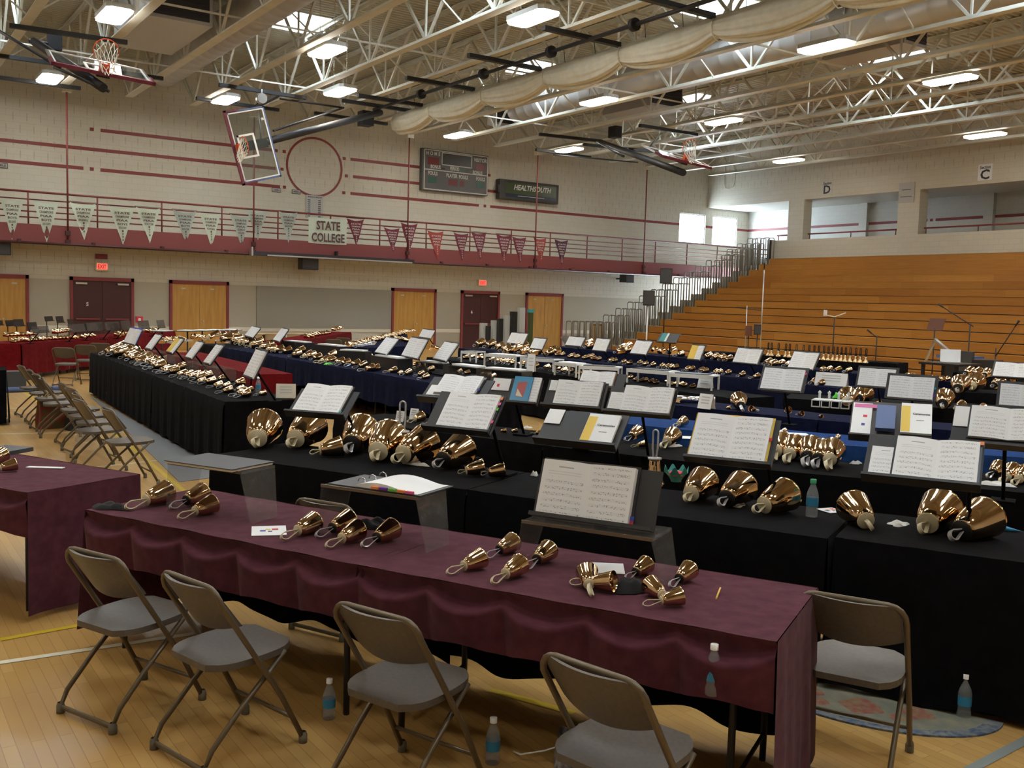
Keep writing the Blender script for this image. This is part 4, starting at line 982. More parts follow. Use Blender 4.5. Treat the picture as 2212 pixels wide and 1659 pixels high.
# ---------------------------------------------------------------- handbells
def bell_parts(D, hl, clapper=True):
    """unit handbell lying along +X: handle tip at x=0, mouth at x=1; axis dips to the handle. Returns (name, MB, material)"""
    cast = 1 - hl; s_ = (.5 - .27) * D / cast * .9; h0 = D / 2 - s_ + .004
    ax = Vector((1, 0, s_)).normalized(); o = Vector((0, 0, max(h0, .035)))
    out = []
    prof = [(.0, 0), (.18, 0), (.235, .015), (.268, .05), (.305, .13), (.338, .23), (.372, .36), (.402, .50), (.430, .64), (.453, .77), (.472, .87), (.488, .95), (.50, 1.0), (.485, 1.0), (.465, .97), (.41, .84), (.36, .66), (.31, .45), (.27, .2), (.24, .06), (0, .05)]
    b = MB(); b.lathe([(r * D, hl + h * cast) for r, h in prof], 28, o, ax); out.append(('casting', b))
    b = MB(); b.lathe([(0, hl - .03), (.235 * D, hl - .03), (.25 * D, hl - .02), (.235 * D, hl - .004), (.07, hl), (0, hl)], 20, o, ax); out.append(('hand_guard', b))
    # strap handle: a flat loop
    b = MB(); w = .066; y1 = Vector((0, .55, .83)); w1 = Vector((0, .83, -.55)); hw = .075
    pts = []
    for k in range(15):
        a = -PI / 2 + PI * k / 14 + PI
        pts.append((hl * .34 + hl * .30 * math.cos(a), hw * math.sin(a) * -1))
    pts = [(hl - .02, .018)] + [(hl * .62, hw * .62)] + [(p, q) for p, q in pts][::-1] + [(hl * .62, -hw * .62)] + [(hl - .02, -.018)]
    pts2 = []
    for p, q in pts: pts2.append(o + ax * p + y1 * q)
    up = sum((p.z for p in pts2)) / len(pts2)
    for i in range(len(pts2) - 1):
        d = (pts2[i + 1] - pts2[i]).normalized(); n_ = d.cross(w1).normalized() * .008
        a, c = pts2[i], pts2[i + 1]; wv = w1 * w / 2
        b.quad(a - wv + n_, c - wv + n_, c + wv + n_, a + wv + n_, smooth=True); b.quad(a + wv - n_, c + wv - n_, c - wv - n_, a - wv - n_, smooth=True)
        b.quad(a - wv - n_, c - wv - n_, c - wv + n_, a - wv + n_); b.quad(a + wv + n_, c + wv + n_, c + wv - n_, a + wv - n_)
    zmin = min(v[2] for v in b.v)
    if zmin < .002:
        b.v = [(v[0], v[1], v[2] + (.002 - zmin) * max(0, 1 - v[0] / hl)) for v in b.v]
    out.append(('handle', b))
    if clapper:
        b = MB(); c = o + ax * (hl + cast * .78); c.z -= D * .18; b.tube([o + ax * (hl + .1 * cast), c], .014, 6); b.lathe([(0, -.05), (.045, -.035), (.055, 0), (.045, .035), (0, .05)], 10, c, Vector((0, 1, 0))); out.append(('clapper', b))
    return out
PROTO = {}
for size, (D_, hl_) in {'large': (.64, .34), 'small': (.455, .50)}.items():
    ps = bell_parts(D_, hl_)
    for col in ('cream', 'black'):
        ms = {'casting': 'bell_bronze', 'hand_guard': 'leather_cream' if col == 'cream' else 'leather_black', 'handle': 'leather_cream' if col == 'cream' else 'plastic_clear', 'clapper': 'chrome'}
        PROTO[size, col] = [(n_, mb.mesh('bell_' + n_, ms[n_])) for n_, mb in ps]
# tiny far bells: one joined mesh
def tiny(D_, hl_):
    v = []; f = []; sm = []; mi = []
    ps = bell_parts(D_, hl_, False)
    me = bpy.data.meshes.new('tiny_bell')
    for k, (n_, mb) in enumerate(ps):
        if n_ == 'hand_guard': continue
        base = len(v); v += mb.v; f += [tuple(base + i for i in q) for q in mb.f]; sm += mb.sm; mi += [0 if k == 0 else 1] * len(mb.f)
    me.from_pydata(v, [], f); me.materials.append(M['bell_bronze']); me.materials.append(M['plastic_clear'])
    me.polygons.foreach_set('use_smooth', sm); me.polygons.foreach_set('material_index', mi); me.update(); return me
TINY = {'large': tiny(.62, .3), 'small': tiny(.46, .45)}
BELLS = []
def addbell(row, T_, M_, z, size='small', col='cream'):
    """T_ = pixel of the handle tip, M_ = pixel of the mouth centre, lying on a surface at height z"""
    Dr = .64 if size == 'large' else .455; L = .25
    for _ in range(6):
        a = Pz(*T_, z + .02); c = Pz(*M_, z + Dr * L / 2); L = min(.45, max(.08, (Vector((c.x, c.y)) - Vector((a.x, a.y))).length))
    BELLS.append(dict(row=row, loc=(a.x, a.y, z + .003), rz=math.atan2(c.y - a.y, c.x - a.x), s=L, size=size, col=col, px=(T_[0] + M_[0]) / 2, big=L * 2107 / max(1, a.length)))
def small(row, px, py, z, dia, V, size='small', col='black', jit=14):
    dia *= 1.14; Dr = .60 if size == 'large' else .42; L = dia / Dr; ang = math.atan2(V[1], V[0]) + rad(random.uniform(-jit, jit))
    c = Pz(px, py, z + dia * .45); a = c - Vector((math.cos(ang), math.sin(ang), 0)) * L * .72
    BELLS.append(dict(row=row, loc=(a.x, a.y, z + .003), rz=ang, s=L, size=size, col=col, px=px, big=L * 2107 / a.length))
RA = 'the front maroon cloth'
za = ZA_ + .006
for T_, M_, c in (((269, 1097), (365, 1058), 'cream'), ((366, 1096), (441, 1062), 'black'), ((383, 1117), (462, 1088), 'cream'), ((606, 1162), (682, 1127), 'cream'), ((681, 1157), (757, 1122), 'black'), ((703, 1179), (776, 1144), 'cream'), ((780, 1178), (850, 1142), 'black'),
                  ((964, 1235), (1042, 1206), 'cream'), ((1049, 1201), (1110, 1172), 'black'), ((1061, 1256), (1125, 1220), 'cream'), ((1135, 1225), (1186, 1190), 'black'), ((1230, 1255), (1328, 1258), 'cream'), ((1277, 1284), (1268, 1240), 'cream'), ((1350, 1248), (1397, 1222), 'black'), ((1387, 1302), (1474, 1288), 'cream'), ((1456, 1302), (1403, 1264), 'cream'), ((1446, 1264), (1490, 1234), 'black')):
    addbell(RA, T_, M_, za, 'small', c)
addbell('the maroon cloth at the left edge', (-32, 1016), (36, 1003), za, 'small', 'cream'); addbell('the maroon cloth at the left edge', (-48, 1004), (8, 986), za, 'small', 'cream')
RB = 'the near black row'
for T_, M_, c in (((549, 972), (598, 900), 'cream'), ((622, 972), (688, 916), 'cream'), ((748, 985), (806, 920), 'black'), ((804, 1002), (853, 940), 'cream'), ((847, 1005), (920, 952), 'cream'), ((936, 1015), (1000, 962), 'black'),
                  ((1479, 1087), (1522, 1026), 'cream'), ((1552, 1097), (1606, 1036), 'black'), ((1626, 1111), (1702, 1052), 'cream'), ((1884, 1149), (1842, 1074), 'cream'), ((1987, 1158), (2036, 1086), 'cream'), ((2051, 1172), (2132, 1104), 'black')):
    addbell(RB, T_, M_, zb, 'large', c)
for T_, M_, c in (((668, 982), (740, 944), 'cream'), ((988, 1022), (1047, 982), 'cream'), ((1038, 1025), (1093, 986), 'black')): addbell(RB, T_, M_, zb, 'large', c)
RC = 'the second black row'
for T_, M_, c in (((880, 911), (912, 888), 'cream'), ((908, 914), (935, 896), 'black'), ((1071, 930), (1095, 911), 'cream'), ((1095, 931), (1118, 911), 'black'), ((1145, 934), (1170, 918), 'cream'), ((1349, 951), (1379, 936), 'black'), ((1362, 962), (1396, 945), 'cream'), ((1428, 967), (1454, 954), 'cream'),
                  ((1668, 994), (1684, 978), 'cream'), ((1695, 999), (1717, 982), 'cream'), ((1736, 1007), (1752, 989), 'black'), ((1757, 1010), (1777, 994), 'black'), ((1787, 1014), (1797, 995), 'cream'), ((2132, 1030), (2158, 1022), 'black'), ((2160, 1042), (2188, 1032), 'cream'), ((2186, 1046), (2216, 1036), 'cream')):
    addbell(RC, T_, M_, zc, 'small', c)
RD = 'the bright blue row'
for T_, M_, c in (((1454, 920), (1479, 898), 'cream'), ((1676, 934), (1698, 914), 'black'), ((1801, 948), (1812, 926), 'cream')): addbell(RD, T_, M_, zc, 'small', c)
RE = 'the middle navy row'
for T_, M_, c in (((1561, 880), (1580, 866), 'cream'), ((1604, 888), (1594, 876), 'black'), ((1640, 885), (1622, 878), 'cream'), ((1696, 886), (1704, 874), 'cream'), ((1719, 893), (1734, 880), 'black'), ((1763, 898), (1777, 884), 'cream')): addbell(RE, T_, M_, zc, 'small', c)
RF = 'the right black row'
for T_, M_, c in (((1828, 878), (1832, 850), 'cream'), ((1848, 872), (1868, 846), 'black'), ((1884, 872), (1903, 852), 'black'), ((2034, 884), (2040, 856), 'black'), ((2060, 884), (2080, 860), 'cream'), ((2112, 886), (2126, 862), 'cream')): addbell(RF, T_, M_, ZT + .046, 'large', c)
RG = 'the far right black row'
for T_, M_, c in (((2066, 850), (2080, 826), 'black'), ((2094, 844), (2116, 822), 'cream'), ((2140, 838), (2162, 820), 'black'), ((2170, 834), (2186, 812), 'black')): addbell(RG, T_, M_, ZT + .006, 'large', c)
run([tuple(Pz(2060, 804, ZT).xy), tuple(Pz(2175, 812, ZT).xy)], 'left', 1.2, ZT, 'cloth_black', .03, 'small folding table under three distant bells at right', 'black cloth under three distant bells at right', 'the three bell table')
for x, y in ((2093, 803), (2111, 805), (2131, 807)): small('the far right black row', x, y, ZT + .006, .16, (1, .2), 'large')
VX = (1, .08)
R_ = 'the white riser row'
for x, y in ((1005, 772), (1011, 769), (1019, 771), (1024, 768), (1031, 773), (1036, 770), (1042, 773), (1062, 777), (1068, 774), (1076, 778), (1080, 775), (1086, 781), (1091, 779), (1097, 782), (1102, 779), (1107, 784), (1123, 786), (1128, 783), (1138, 787), (1156, 790), (1180, 793), (1191, 795), (1202, 797), (1217, 800), (1229, 802), (1246, 807)): small(R_, x, y, ZT + .006, .085, VX)
for x, y in ((1360, 815), (1373, 820), (1386, 822), (1393, 821), (1406, 824), (1416, 826), (1441, 824), (1449, 830), (1460, 829), (1470, 830), (1477, 832), (1495, 835)): small(R_, x, y, ZT + .006, .06, VX)
R_ = 'the middle far navy row'
for x, y in ((1203, 766), (1214, 766), (1231, 770), (1236, 768), (1245, 771), (1262, 773), (1270, 771), (1277, 769), (1282, 775), (1292, 776), (1319, 778), (1326, 779), (1346, 782), (1358, 784), (1381, 784), (1393, 786), (1409, 788), (1429, 791), (1441, 792), (1449, 793), (1458, 793), (1484, 797), (1493, 797), (1514, 799), (1522, 801), (1545, 804), (1554, 804), (1571, 805), (1602, 809), (1633, 813), (1757, 824), (1773, 827)): small(R_, x, y, ZT + .006, .085, VX)
R_ = 'the farthest navy row'
for x, y, d in ((1037, 742, .2), (1060, 744, .2), (1080, 748, .17), (1094, 753, .17), (1099, 757, .14), (1117, 752, .19), (1131, 748, .18), (1134, 758, .15), (1152, 761, .15), (1160, 759, .14), (1187, 762, .14), (1195, 753, .13), (1202, 757, .12), (1273, 739, .16), (1272, 747, .16), (1341, 758, .15), (1345, 750, .15), (1357, 748, .17), (1354, 756, .14), (1414, 755, .13), (1428, 758, .14), (1452, 758, .17), (1469, 765, .12), (1530, 769, .14), (1545, 771, .14), (1559, 773, .14), (1574, 775, .13), (1660, 782, .13), (1669, 785, .12), (1686, 784, .11), (1701, 787, .1), (1776, 797, .08), (1790, 797, .09), (1809, 798, .09), (1832, 800, .09), (1957, 812, .08), (1969, 813, .09), (2008, 816, .08), (2021, 818, .08), (2033, 819, .08), (2045, 819, .07), (2062, 820, .07)): small(R_, x, y, ZT + .056, d, VX, 'large' if d > .12 else 'small')
R_ = 'the long navy row'
for x, y, d in ((463, 727, .24), (478, 727, .22), (492, 731, .22), (505, 725, .24), (515, 735, .22), (530, 737, .2), (540, 739, .2), (556, 744, .2), (560, 738, .18), (575, 749, .17), (582, 744, .16), (589, 754, .16), (604, 755, .15), (612, 751, .15), (621, 757, .14), (643, 765, .14), (650, 757, .14), (666, 767, .14), (675, 768, .14), (686, 772, .13), (702, 777, .12), (712, 778, .12), (718, 766, .14), (733, 781, .12), (743, 771, .11), (746, 783, .11), (767, 785, .11), (773, 773, .1), (782, 789, .11), (796, 771, .1), (798, 795, .11), (810, 795, .1), (816, 778, .09), (848, 800, .09), (864, 806, .06), (880, 805, .09), (884, 785, .07), (896, 788, .08), (909, 791, .08), (930, 797, .08), (908, 808, .08), (918, 814, .08)): small(R_, x, y, ZT + .006, d, (1, .1), 'large' if d > .12 else 'small', 'cream' if random.random() < .4 else 'black')
for x, y in ((991, 803), (1008, 805), (1040, 810), (1047, 809), (1054, 812), (1064, 813)): small('the clear risers', x, y, ZT + .006, .07, (1, .1))
R_ = 'the long left black row'
for x, y, d in ((245, 758, .2), (252, 756, .2), (259, 751, .2), (262, 760, .2), (272, 757, .18), (279, 754, .18), (282, 768, .16), (292, 760, .16), (291, 772, .15), (297, 766, .14), (304, 767, .14), (306, 778, .14), (312, 770, .14), (318, 772, .14), (319, 781, .13), (326, 779, .13), (332, 782, .13), (336, 789, .13), (345, 789, .14), (356, 797, .1), (362, 800, .1), (369, 799, .11), (376, 801, .1), (384, 794, .1), (390, 791, .1), (392, 808, .1), (407, 810, .1), (416, 812, .1), (423, 811, .1), (431, 814, .1), (437, 808, .09), (446, 811, .1), (434, 823, .08), (454, 823, .09), (478, 817, .08), (470, 832, .08), (488, 833, .07), (491, 843, .08), (516, 826, .09), (518, 840, .07), (522, 848, .09), (529, 851, .08), (538, 842, .06), (566, 850, .06)): small(R_, x, y, ZT + .006, d, (1, .25), 'large' if d > .13 else 'small')
R_ = 'the distant rows'
for k in range(24): small(R_, 30 + 173 * k / 23, 736.5 - 11.5 * k / 23 + random.uniform(-1, 1), ZT + .006, .08, (-.8, .6))
for k in range(8): small(R_, 14 + 58 * k / 7, 724 - 3 * k / 7, ZT + .1, .08, (-.8, .6))
for k in range(6): small(R_, 120 + 30 * k / 5, 717 - 4 * k / 5, ZT + .1, .1, (-.8, .6))
for x0, y0, x1, y1, n in ((255, 722, 275, 719, 4), (321, 716, 341, 713, 4), (352, 736, 397, 732, 8), (420, 728, 446, 728, 6), (663, 726, 709, 719, 10), (722, 713, 736, 708, 4), (760, 744, 894, 714, 30), (752, 746, 860, 722, 16), (850, 728, 880, 736, 5), (936, 752, 948, 752, 3)):
    for k in range(n): q = k / max(1, n - 1); small(R_, x0 + (x1 - x0) * q, y0 + (y1 - y0) * q + random.uniform(-1.2, 1.2), ZT + .012, .11, (-.8, .5))
BELLS.sort(key=lambda d: -d['big'])
LIM = 262
ind, rest = BELLS[:LIM], BELLS[LIM:]
rows = {}
for d in ind: rows.setdefault(d['row'], []).append(d)
protos = {}
for row, ds in rows.items():
    ds.sort(key=lambda d: d['px'])
    for i, d in enumerate(ds):
        big = d['s'] * (.6 if d['size'] == 'large' else .42) > .13
        lab = '%s brass handbell%s, %s from left on %s' % ('large' if big else 'small', (' with cream handle' if d['col'] == 'cream' else ' with clear handle') if d['big'] > 34 and 'edge' not in row else '', ordn(i), row)
        if d['big'] > 17:
            k = (d['size'], d['col'])
            if k not in protos:
                t = thing('handbell', lab, 'handbell', d['loc'], 0, 'handbells on ' + row)
                for n_, me in PROTO[k]: q = obj(n_, me, None, t if n_ != 'clapper' else [c_ for c_ in t.children if c_.name.startswith('casting')][0])
                protos[k] = t; o = t; o.rotation_euler = (0, 0, d['rz']); o.scale = (d['s'],) * 3
            else: o = dup(protos[k], d['loc'], (0, 0, d['rz']), lab, 'handbells on ' + row, d['s'])
        else:
            o = obj('handbell', TINY[d['size']], None, loc=d['loc']); o.rotation_euler = (0, 0, d['rz']); o.scale = (d['s'],) * 3
            tag(o, lab, 'handbell', 'handbells on ' + row)
# the remaining far ones
v = []; f = []; sm = []
for d in rest:
    me = TINY[d['size']]; mt = Matrix.Translation(d['loc']) @ Matrix.Rotation(d['rz'], 4, 'Z') @ Matrix.Scale(d['s'], 4); base = len(v)
    v += [tuple(mt @ x.co) for x in me.vertices]; f += [tuple(base + i for i in p_.vertices) for p_ in me.polygons if p_.material_index == 0]
me = bpy.data.meshes.new('far_bells'); me.from_pydata(v, [], f); me.materials.append(M['bell_bronze']); me.polygons.foreach_set('use_smooth', [True] * len(f)); me.update()
o = obj('handbells', me, None); tag(o, 'many tiny brass handbells crowded on the most distant rows', 'handbells', 'handbells on the distant rows', 'stuff')
# bells standing on their mouths, handles up
def upright(x, y, z, H, lab, grp, full=True, dark=False):
    t = thing('handbell', lab, 'handbell', (x, y, z), 0, grp)
    D_ = H * .42; ch = H * .46
    prof = [(.0, 1), (.2, .99), (.235, .93), (.262, .68), (.31, .42), (.38, .23), (.47, .06), (.5, 0), (.46, .0), (.36, .2), (.2, .9), (0, .92)]
    b = MB(); b.lathe([(r * D_, h * ch) for r, h in prof], 24); obj('casting', b, 'bell_bronze', t)
    b = MB(); b.lathe([(0, ch), (.3 * D_, ch), (.3 * D_, ch + .012), (0, ch + .014)], 16); obj('hand_guard', b, 'plastic_clear' if not dark else 'leather_black', t)
    w = H * .05; b = MB(); top = H - w; pts = [(0, -w * .4, ch), (0, -w, ch + .4 * (top - ch)), (0, -w, top)] + [(0, -w * math.cos(a), top + w * math.sin(a)) for a in (.6, 1.2, 1.57, 1.95, 2.55)] + [(0, w, top), (0, w, ch + .4 * (top - ch)), (0, w * .4, ch)]
    b.tube(pts, H * (.035 if dark else .018), 6); o = obj('handle', b, 'leather_black' if dark else 'plastic_clear', t); return t
p_ = Pz(868, 990, zb); upright(p_.x, p_.y, zb, .42, 'large handbell standing upright with clear loop handle on the near black row', 'upright handbells of the near black row').rotation_euler = (0, 0, .9)
p_ = Pz(1412, 1046, zb); upright(p_.x, p_.y, zb, .36, 'handbell standing upright beside the teal bowl', 'upright handbells of the near black row').rotation_euler = (0, 0, .4)
xs_ = [1659, 1666, 1681, 1697, 1705, 1720, 1735, 1747, 1758, 1768, 1779, 1789, 1799, 1808, 1817, 1826, 1836, 1848, 1858, 1870]; up0 = None
for i, x in enumerate(xs_):
    p_ = Pz(x, 768 + (x - 1655) * .075, ZT + .006); lab = 'small handbell standing with dark handle up before the bleachers, %s from the left' % ordn(i)
    if up0 is None: up0 = upright(p_.x, p_.y, ZT + .005, .33, lab, 'upright handbells before the bleachers', dark=True)
    else: dup(up0, (p_.x, p_.y, ZT + .005), (0, 0, random.random()), lab)

# ---------------------------------------------------------------- white bed-tray risers and papers
def tray(pl, pr, z, label, grp='white tray risers', dep=.32, h=None):
    a = Pz(*pl, z); c = Pz(*pr, z); u = (c - a); Wd = u.length; rz = math.atan2(u.y, u.x); h = z - ZT - .008
    t = thing('tray_riser', label, 'riser', (a.x, a.y, ZT + .008), rz, grp)
    b = MB(); b.box(0, Wd, 0, dep, h - .02, h); obj('top_board', b, 'white_frame', t)
    b = MB(); b.box(0, Wd, -.012, 0, h - .05, h + .005); obj('front_rail', b, 'white_frame', t)
    for x in (.012, Wd - .012):
        for y in (.0, dep - .015): b = MB(); b.box(x - .012, x + .012, y - .012, y + .012, 0, h - .02); obj('leg', b, 'white_frame', t)
    b = MB(); b.frame((Wd * .1, .04, h + .001), (Wd * .75, 0, 0), (0, dep * .7, .0), (0, 0, .012))
    o = obj('music_folder', b, 'paper' if len(label) % 2 else 'folder_grey', loc=t.location); o.rotation_euler = (0, 0, rz)
    tag(o, 'music folder lying on the ' + label.replace('white tray riser ', 'white tray '), 'folder', 'folders on the white trays')
for i, (pl, pr) in enumerate((((996, 758), (1030, 760)), ((1046, 764), (1115, 769)), ((1124, 772), (1197, 777)), ((1198, 782), (1246, 787)), ((1250, 790), (1338, 794)), ((1354, 796), (1445, 803)), ((1446, 806), (1540, 812)))):
    tray(pl, pr, 1.0, 'white tray riser on the black row, %s from the left' % ordn(i))
def board(px, py, z, w, d, rz, m, label, name='paper_sheet', cat='paper', th=.003, grp=None):
    p_ = Pz(px, py, z); return flatbox(name, (p_.x, p_.y, z), rz, w, d, th, m, label, cat, grp)
# cards and things on the front maroon cloth
def card(px, py, z, w, d, rz, label, art=True):
    t = thing('card', label, 'card', tuple(Pz(px, py, z)), rz); b = MB(); b.box(-w / 2, w / 2, -d / 2, d / 2, 0, .003); obj('paper', b, 'paper', t)
    if art:
        for m_, x, y, s_ in (('ink_red', .03, .02, .016), ('paper_yellow', -.005, .025, .012), ('ink_blue', -.03, -.005, .014), ('ink', .005, -.02, .010)):
            b = MB(); b.box(x - s_, x + s_, y - s_, y + s_, .003, .0036); obj('printed_patch', b, m_, t)
    return t
card(581, 1147, za, .17, .20, rad(-20), 'white card with small coloured prints on the left maroon cloth')
card(1312, 1228, za, .15, .17, rad(-38), 'plain white napkin at the right of the maroon cloth', art=False)
card(1795, 1103, zb, .12, .12, rad(-10), 'white printed card right of the green-capped bottle')
board(98, 1010, za, .24, .05, rad(-35), 'paper', 'white strip of paper on the maroon cloth at the left edge', name='paper_strip')
p0 = Pz(1547, 1295, za); p1 = Pz(1556, 1272, za); b = MB(); b.tube([(0, 0, .004), tuple((p1 - p0) + Vector((0, 0, .004)))], .004, 6); tag(obj('pencil', b, 'pencil_yellow', loc=tuple(p0)), 'yellow pencil lying at the right end of the maroon cloth', 'pencil')
# dark folder at far left
board(8, 978, za, .25, .3, rad(-50), 'folder_grey', 'dark grey folder on the maroon cloth at the left edge', name='folder', cat='folder', th=.03)
# gloves and cloths: crumpled soft shapes
def crumple(name, px, py, z, w, d, h, m, label, cat, seed=1, rz=0):
    rnd = random.Random(seed); b = MB(); n = 18; ph = [rnd.random() * 6 for _ in range(6)]
    def g(i, j):
        a = 2 * PI * i; r = j; rr = 1 + .22 * math.sin(3 * a + ph[0]) + .13 * math.sin(5 * a + ph[1]); x = math.cos(a) * r * w / 2 * rr; y = math.sin(a) * r * d / 2 * rr
        zz = h * (1 - r ** 3) * (.65 + .35 * math.sin(9 * x / w + ph[2]) * math.cos(8 * y / d + ph[3])) + .002
        return (x, y, zz)
    b.grid(g, 28, 8); p_ = Pz(px, py, z); o = obj(name, b, m, loc=tuple(p_)); o.rotation_euler = (0, 0, rz); return tag(o, label, cat)
crumple('glove', 238, 1097, za, .22, .12, .035, 'glove_black', 'black glove at the left end of the maroon cloth', 'glove', 3, -.9)
crumple('glove', 1362, 1275, za, .14, .13, .07, 'glove_black', 'black crumpled glove among the bells at the right of the maroon cloth', 'glove', 5)
crumple('cloth_pouch', 800, 1140, za, .20, .10, .06, 'glove_black', 'black cloth behind two bells at the middle of the maroon cloth', 'cloth', 6, -.6)
crumple('glove', 898, 1004, zb, .20, .08, .03, 'glove_white', 'white glove between two large handbells on the near black row', 'glove', 7, -1.2)
crumple('glove', 1590, 1092, zb, .13, .10, .03, 'glove_white', 'white glove left of the green-capped bottle', 'glove', 8)
crumple('glove', 1940, 1136, zb, .13, .11, .03, 'glove_white', 'white glove right of the card on the near black row', 'glove', 9)
crumple('glove', 1138, 925, zc, .10, .06, .025, 'glove_white', 'small white glove beside the bells behind the tabbed book', 'glove', 10)
crumple('glove', 1456, 965, zc, .14, .06, .03, 'glove_white', 'white glove left of the open book with yellow cover', 'glove', 11)
crumple('glove', 2150, 1048, zc, .22, .10, .03, 'glove_white', 'white glove right of the large near-right book', 'glove', 12, -1)
crumple('glove', 1849, 1002, zc, .11, .06, .03, 'glove_white', 'white glove left of the near-right music desk', 'glove', 13)
crumple('glove', 1155, 1028, zb, .05, .05, .04, 'glove_white', 'small white bundle left of the nearest open book', 'cloth', 14)
crumple('toy', 1808, 860, ZT + .046, .10, .10, .09, 'bright_green', 'bright green toy beside the large bells at right', 'toy', 15)
crumple('toy', 708, 788, ZT + .006, .16, .08, .05, 'bright_green', 'bright green object on the edge of the long navy row', 'toy', 16)
crumple('toy', 2075, 890, .9, .01, .01, .01, 'ink', 'tiny dark clip under the bells at right', 'clip', 17) if 0 else None
# teal bowl
p_ = Pz(1460, 1040, zb); t = thing('bowl', 'teal lobed bowl of sweets between upright bell and large bells', 'bowl', tuple(p_))
b = MB(); b.grid(lambda i, j: ((.035 + .045 * j) * math.cos(2 * PI * i), (.035 + .045 * j) * math.sin(2 * PI * i), .01 + j * .075 + (.022 * math.sin(2 * PI * i * 7) * j * j)), 56, 8); b.lathe([(0, 0), (.035, 0), (.035, .012)], 20); obj('shell', b, 'teal', t)
b = MB(); b.lathe([(0, .075), (.04, .068), (.06, .045)], 12); obj('sweets', b, 'ink_red', t)
# rainbow toy bird at right end
p_ = Pz(2150, 1148, zb); t = thing('toy_bird', 'rainbow coloured toy at the right end of the near black row', 'toy', tuple(p_), rad(-58))
b = MB(); b.lathe([(0, -.05), (.02, -.035), (.024, 0), (.016, .03), (.0, .06)], 10, (0, 0, .025), (1, 0, 0)); obj('body', b, 'ink_red', t)
b = MB(); b.lathe([(.018, .03), (.012, .07), (0, .13)], 8, (0, 0, .022), (1, 0, -.05)); obj('tail', b, 'cyan_pack', t); b = MB(); b.lathe([(0, -.02), (.016, -.01), (.018, .0), (.0, .02)], 8, (-.045, 0, .038), (1, 0, 0)); obj('head', b, 'paper_yellow', t)
# bottles
def on_line(A, B, off, px, z):
    A, u, v, L = seg_frame(A, B); lo, hi = 0, L
    for _ in range(30):
        k = (lo + hi) / 2; q = A + u * k + v * off + Vector((0, 0, z))
        if proj(q)[0] < px: lo = k
        else: hi = k
    return q
def bottle(x, y, z, H, label, cap='bottle_cap_white', lab_m='bottle_label', grp='water bottles'):
    t = thing('water_bottle', label, 'bottle', (x, y, z), 0, grp); r = H * .155
    b = MB(); b.lathe([(0, 0), (r * .9, 0), (r, .02 * H), (r, .2 * H), (r * .94, .24 * H), (r, .28 * H), (r, .58 * H), (r * .85, .68 * H), (r * .5, .82 * H), (r * .42, .86 * H), (r * .42, .92 * H)], 20); obj('body', b, 'bottle_plastic', t)
    b = MB(); b.lathe([(r * 1.01, .30 * H), (r * 1.01, .52 * H)], 20); obj('label_band', b, lab_m, t)
    b = MB(); b.lathe([(r * .5, .89 * H), (r * .5, H), (0, H)], 14); obj('cap', b, cap, t); return t
p_ = Pz(1753, 1116, zb); bottle(p_.x, p_.y, zb, .215, 'water bottle with green cap and blue label on the near black row', 'bottle_cap')
bottle(2.23, 3.31, 0, .2, 'clear water bottle on the floor under the maroon table, nearer one'); bottle(1.82, 4.07, 0, .19, 'water bottle with blue label behind a table leg under the maroon table')
bottle(4.45, 2.52, 0, .22, 'clear water bottle on the floor by the black drape at right'); 
p_ = Pz(582, 845, zc); bottle(4.05, 11.2, ZT + .006, .2, 'water bottle with blue label at the near end of the long black row')
p_ = on_line(T[1], T[2], -.048, 1543, .7); bottle(p_.x, p_.y, .535, .19, 'white capped bottle tucked in the front swag of the maroon cloth')
# soda can
p_ = on_line((2.2, 7.0), (4.17, 3.13), .70, 757, zb); t = thing('soda_can', 'soda can with red top behind the large bells at left', 'can', (p_.x, p_.y, zb)); b = MB(); b.lathe([(0, 0), (.03, 0), (.033, .01), (.033, .105), (.027, .12), (0, .12)], 16); obj('body', b, 'ink_blue', t); b = MB(); b.lathe([(.0335, .06), (.0335, .105)], 16); obj('red_band', b, 'ink_red', t)
# placards
def placard(px, py, z, w, h, rz, label, m='paper', tilt=.3):
    t = thing('placard', label, 'sign', tuple(Pz(px, py, z)), rz)
    b = MB(); b.frame((-w / 2, 0, 0), (w, 0, 0), (0, .003, 0), (0, tilt * h, h)); obj('face', b, m, t)
    b = MB(); b.frame((-w / 2, tilt * h * 2, 0), (w, 0, 0), (0, .003, 0), (0, -tilt * h, h)); obj('back_leaf', b, m, t)
    b = MB()
    for k in range(3): b.frame((-w * .3, -.001 + tilt * h * (.35 + .2 * k) - .002, h * (.35 + .2 * k)), (w * .6, 0, 0), (0, .001, 0), (0, tilt * .012, .012)); 
    obj('printed_lines', b, 'sign_grey', t)
    return t
placard(617, 860, zc, .22, .16, rad(-25), 'cream placard standing at the near corner of the long black row', 'paper_cream')
placard(1145, 803, ZT + .006, .14, .3, rad(-60), 'white triangular placard behind the blue packet', tilt=.15)
placard(1520, 883, zc, .18, .17, rad(-80), 'white folded card leaning beside the silver roll'); placard(1519, 838, ZT + .006, .22, .17, rad(-80), 'pale paper standing under the last white tray')
placard(1793, 833, ZT + .006, .5, .2, rad(-70), 'wide white placard standing on navy cloth at right')
placard(862, 911, zc, .09, .1, rad(-60), 'small white folded card left of the upright handle'); placard(892, 905, zc, .09, .1, rad(-60), 'small white folded card right of the upright handle')
board(1722, 938, zc, .20, .17, rad(-40), 'paper', 'white sheet lying on the bright blue cloth'); board(1478, 945, zc, .17, .16, rad(-40), 'paper', 'white sheet leaning near the open book with yellow cover')
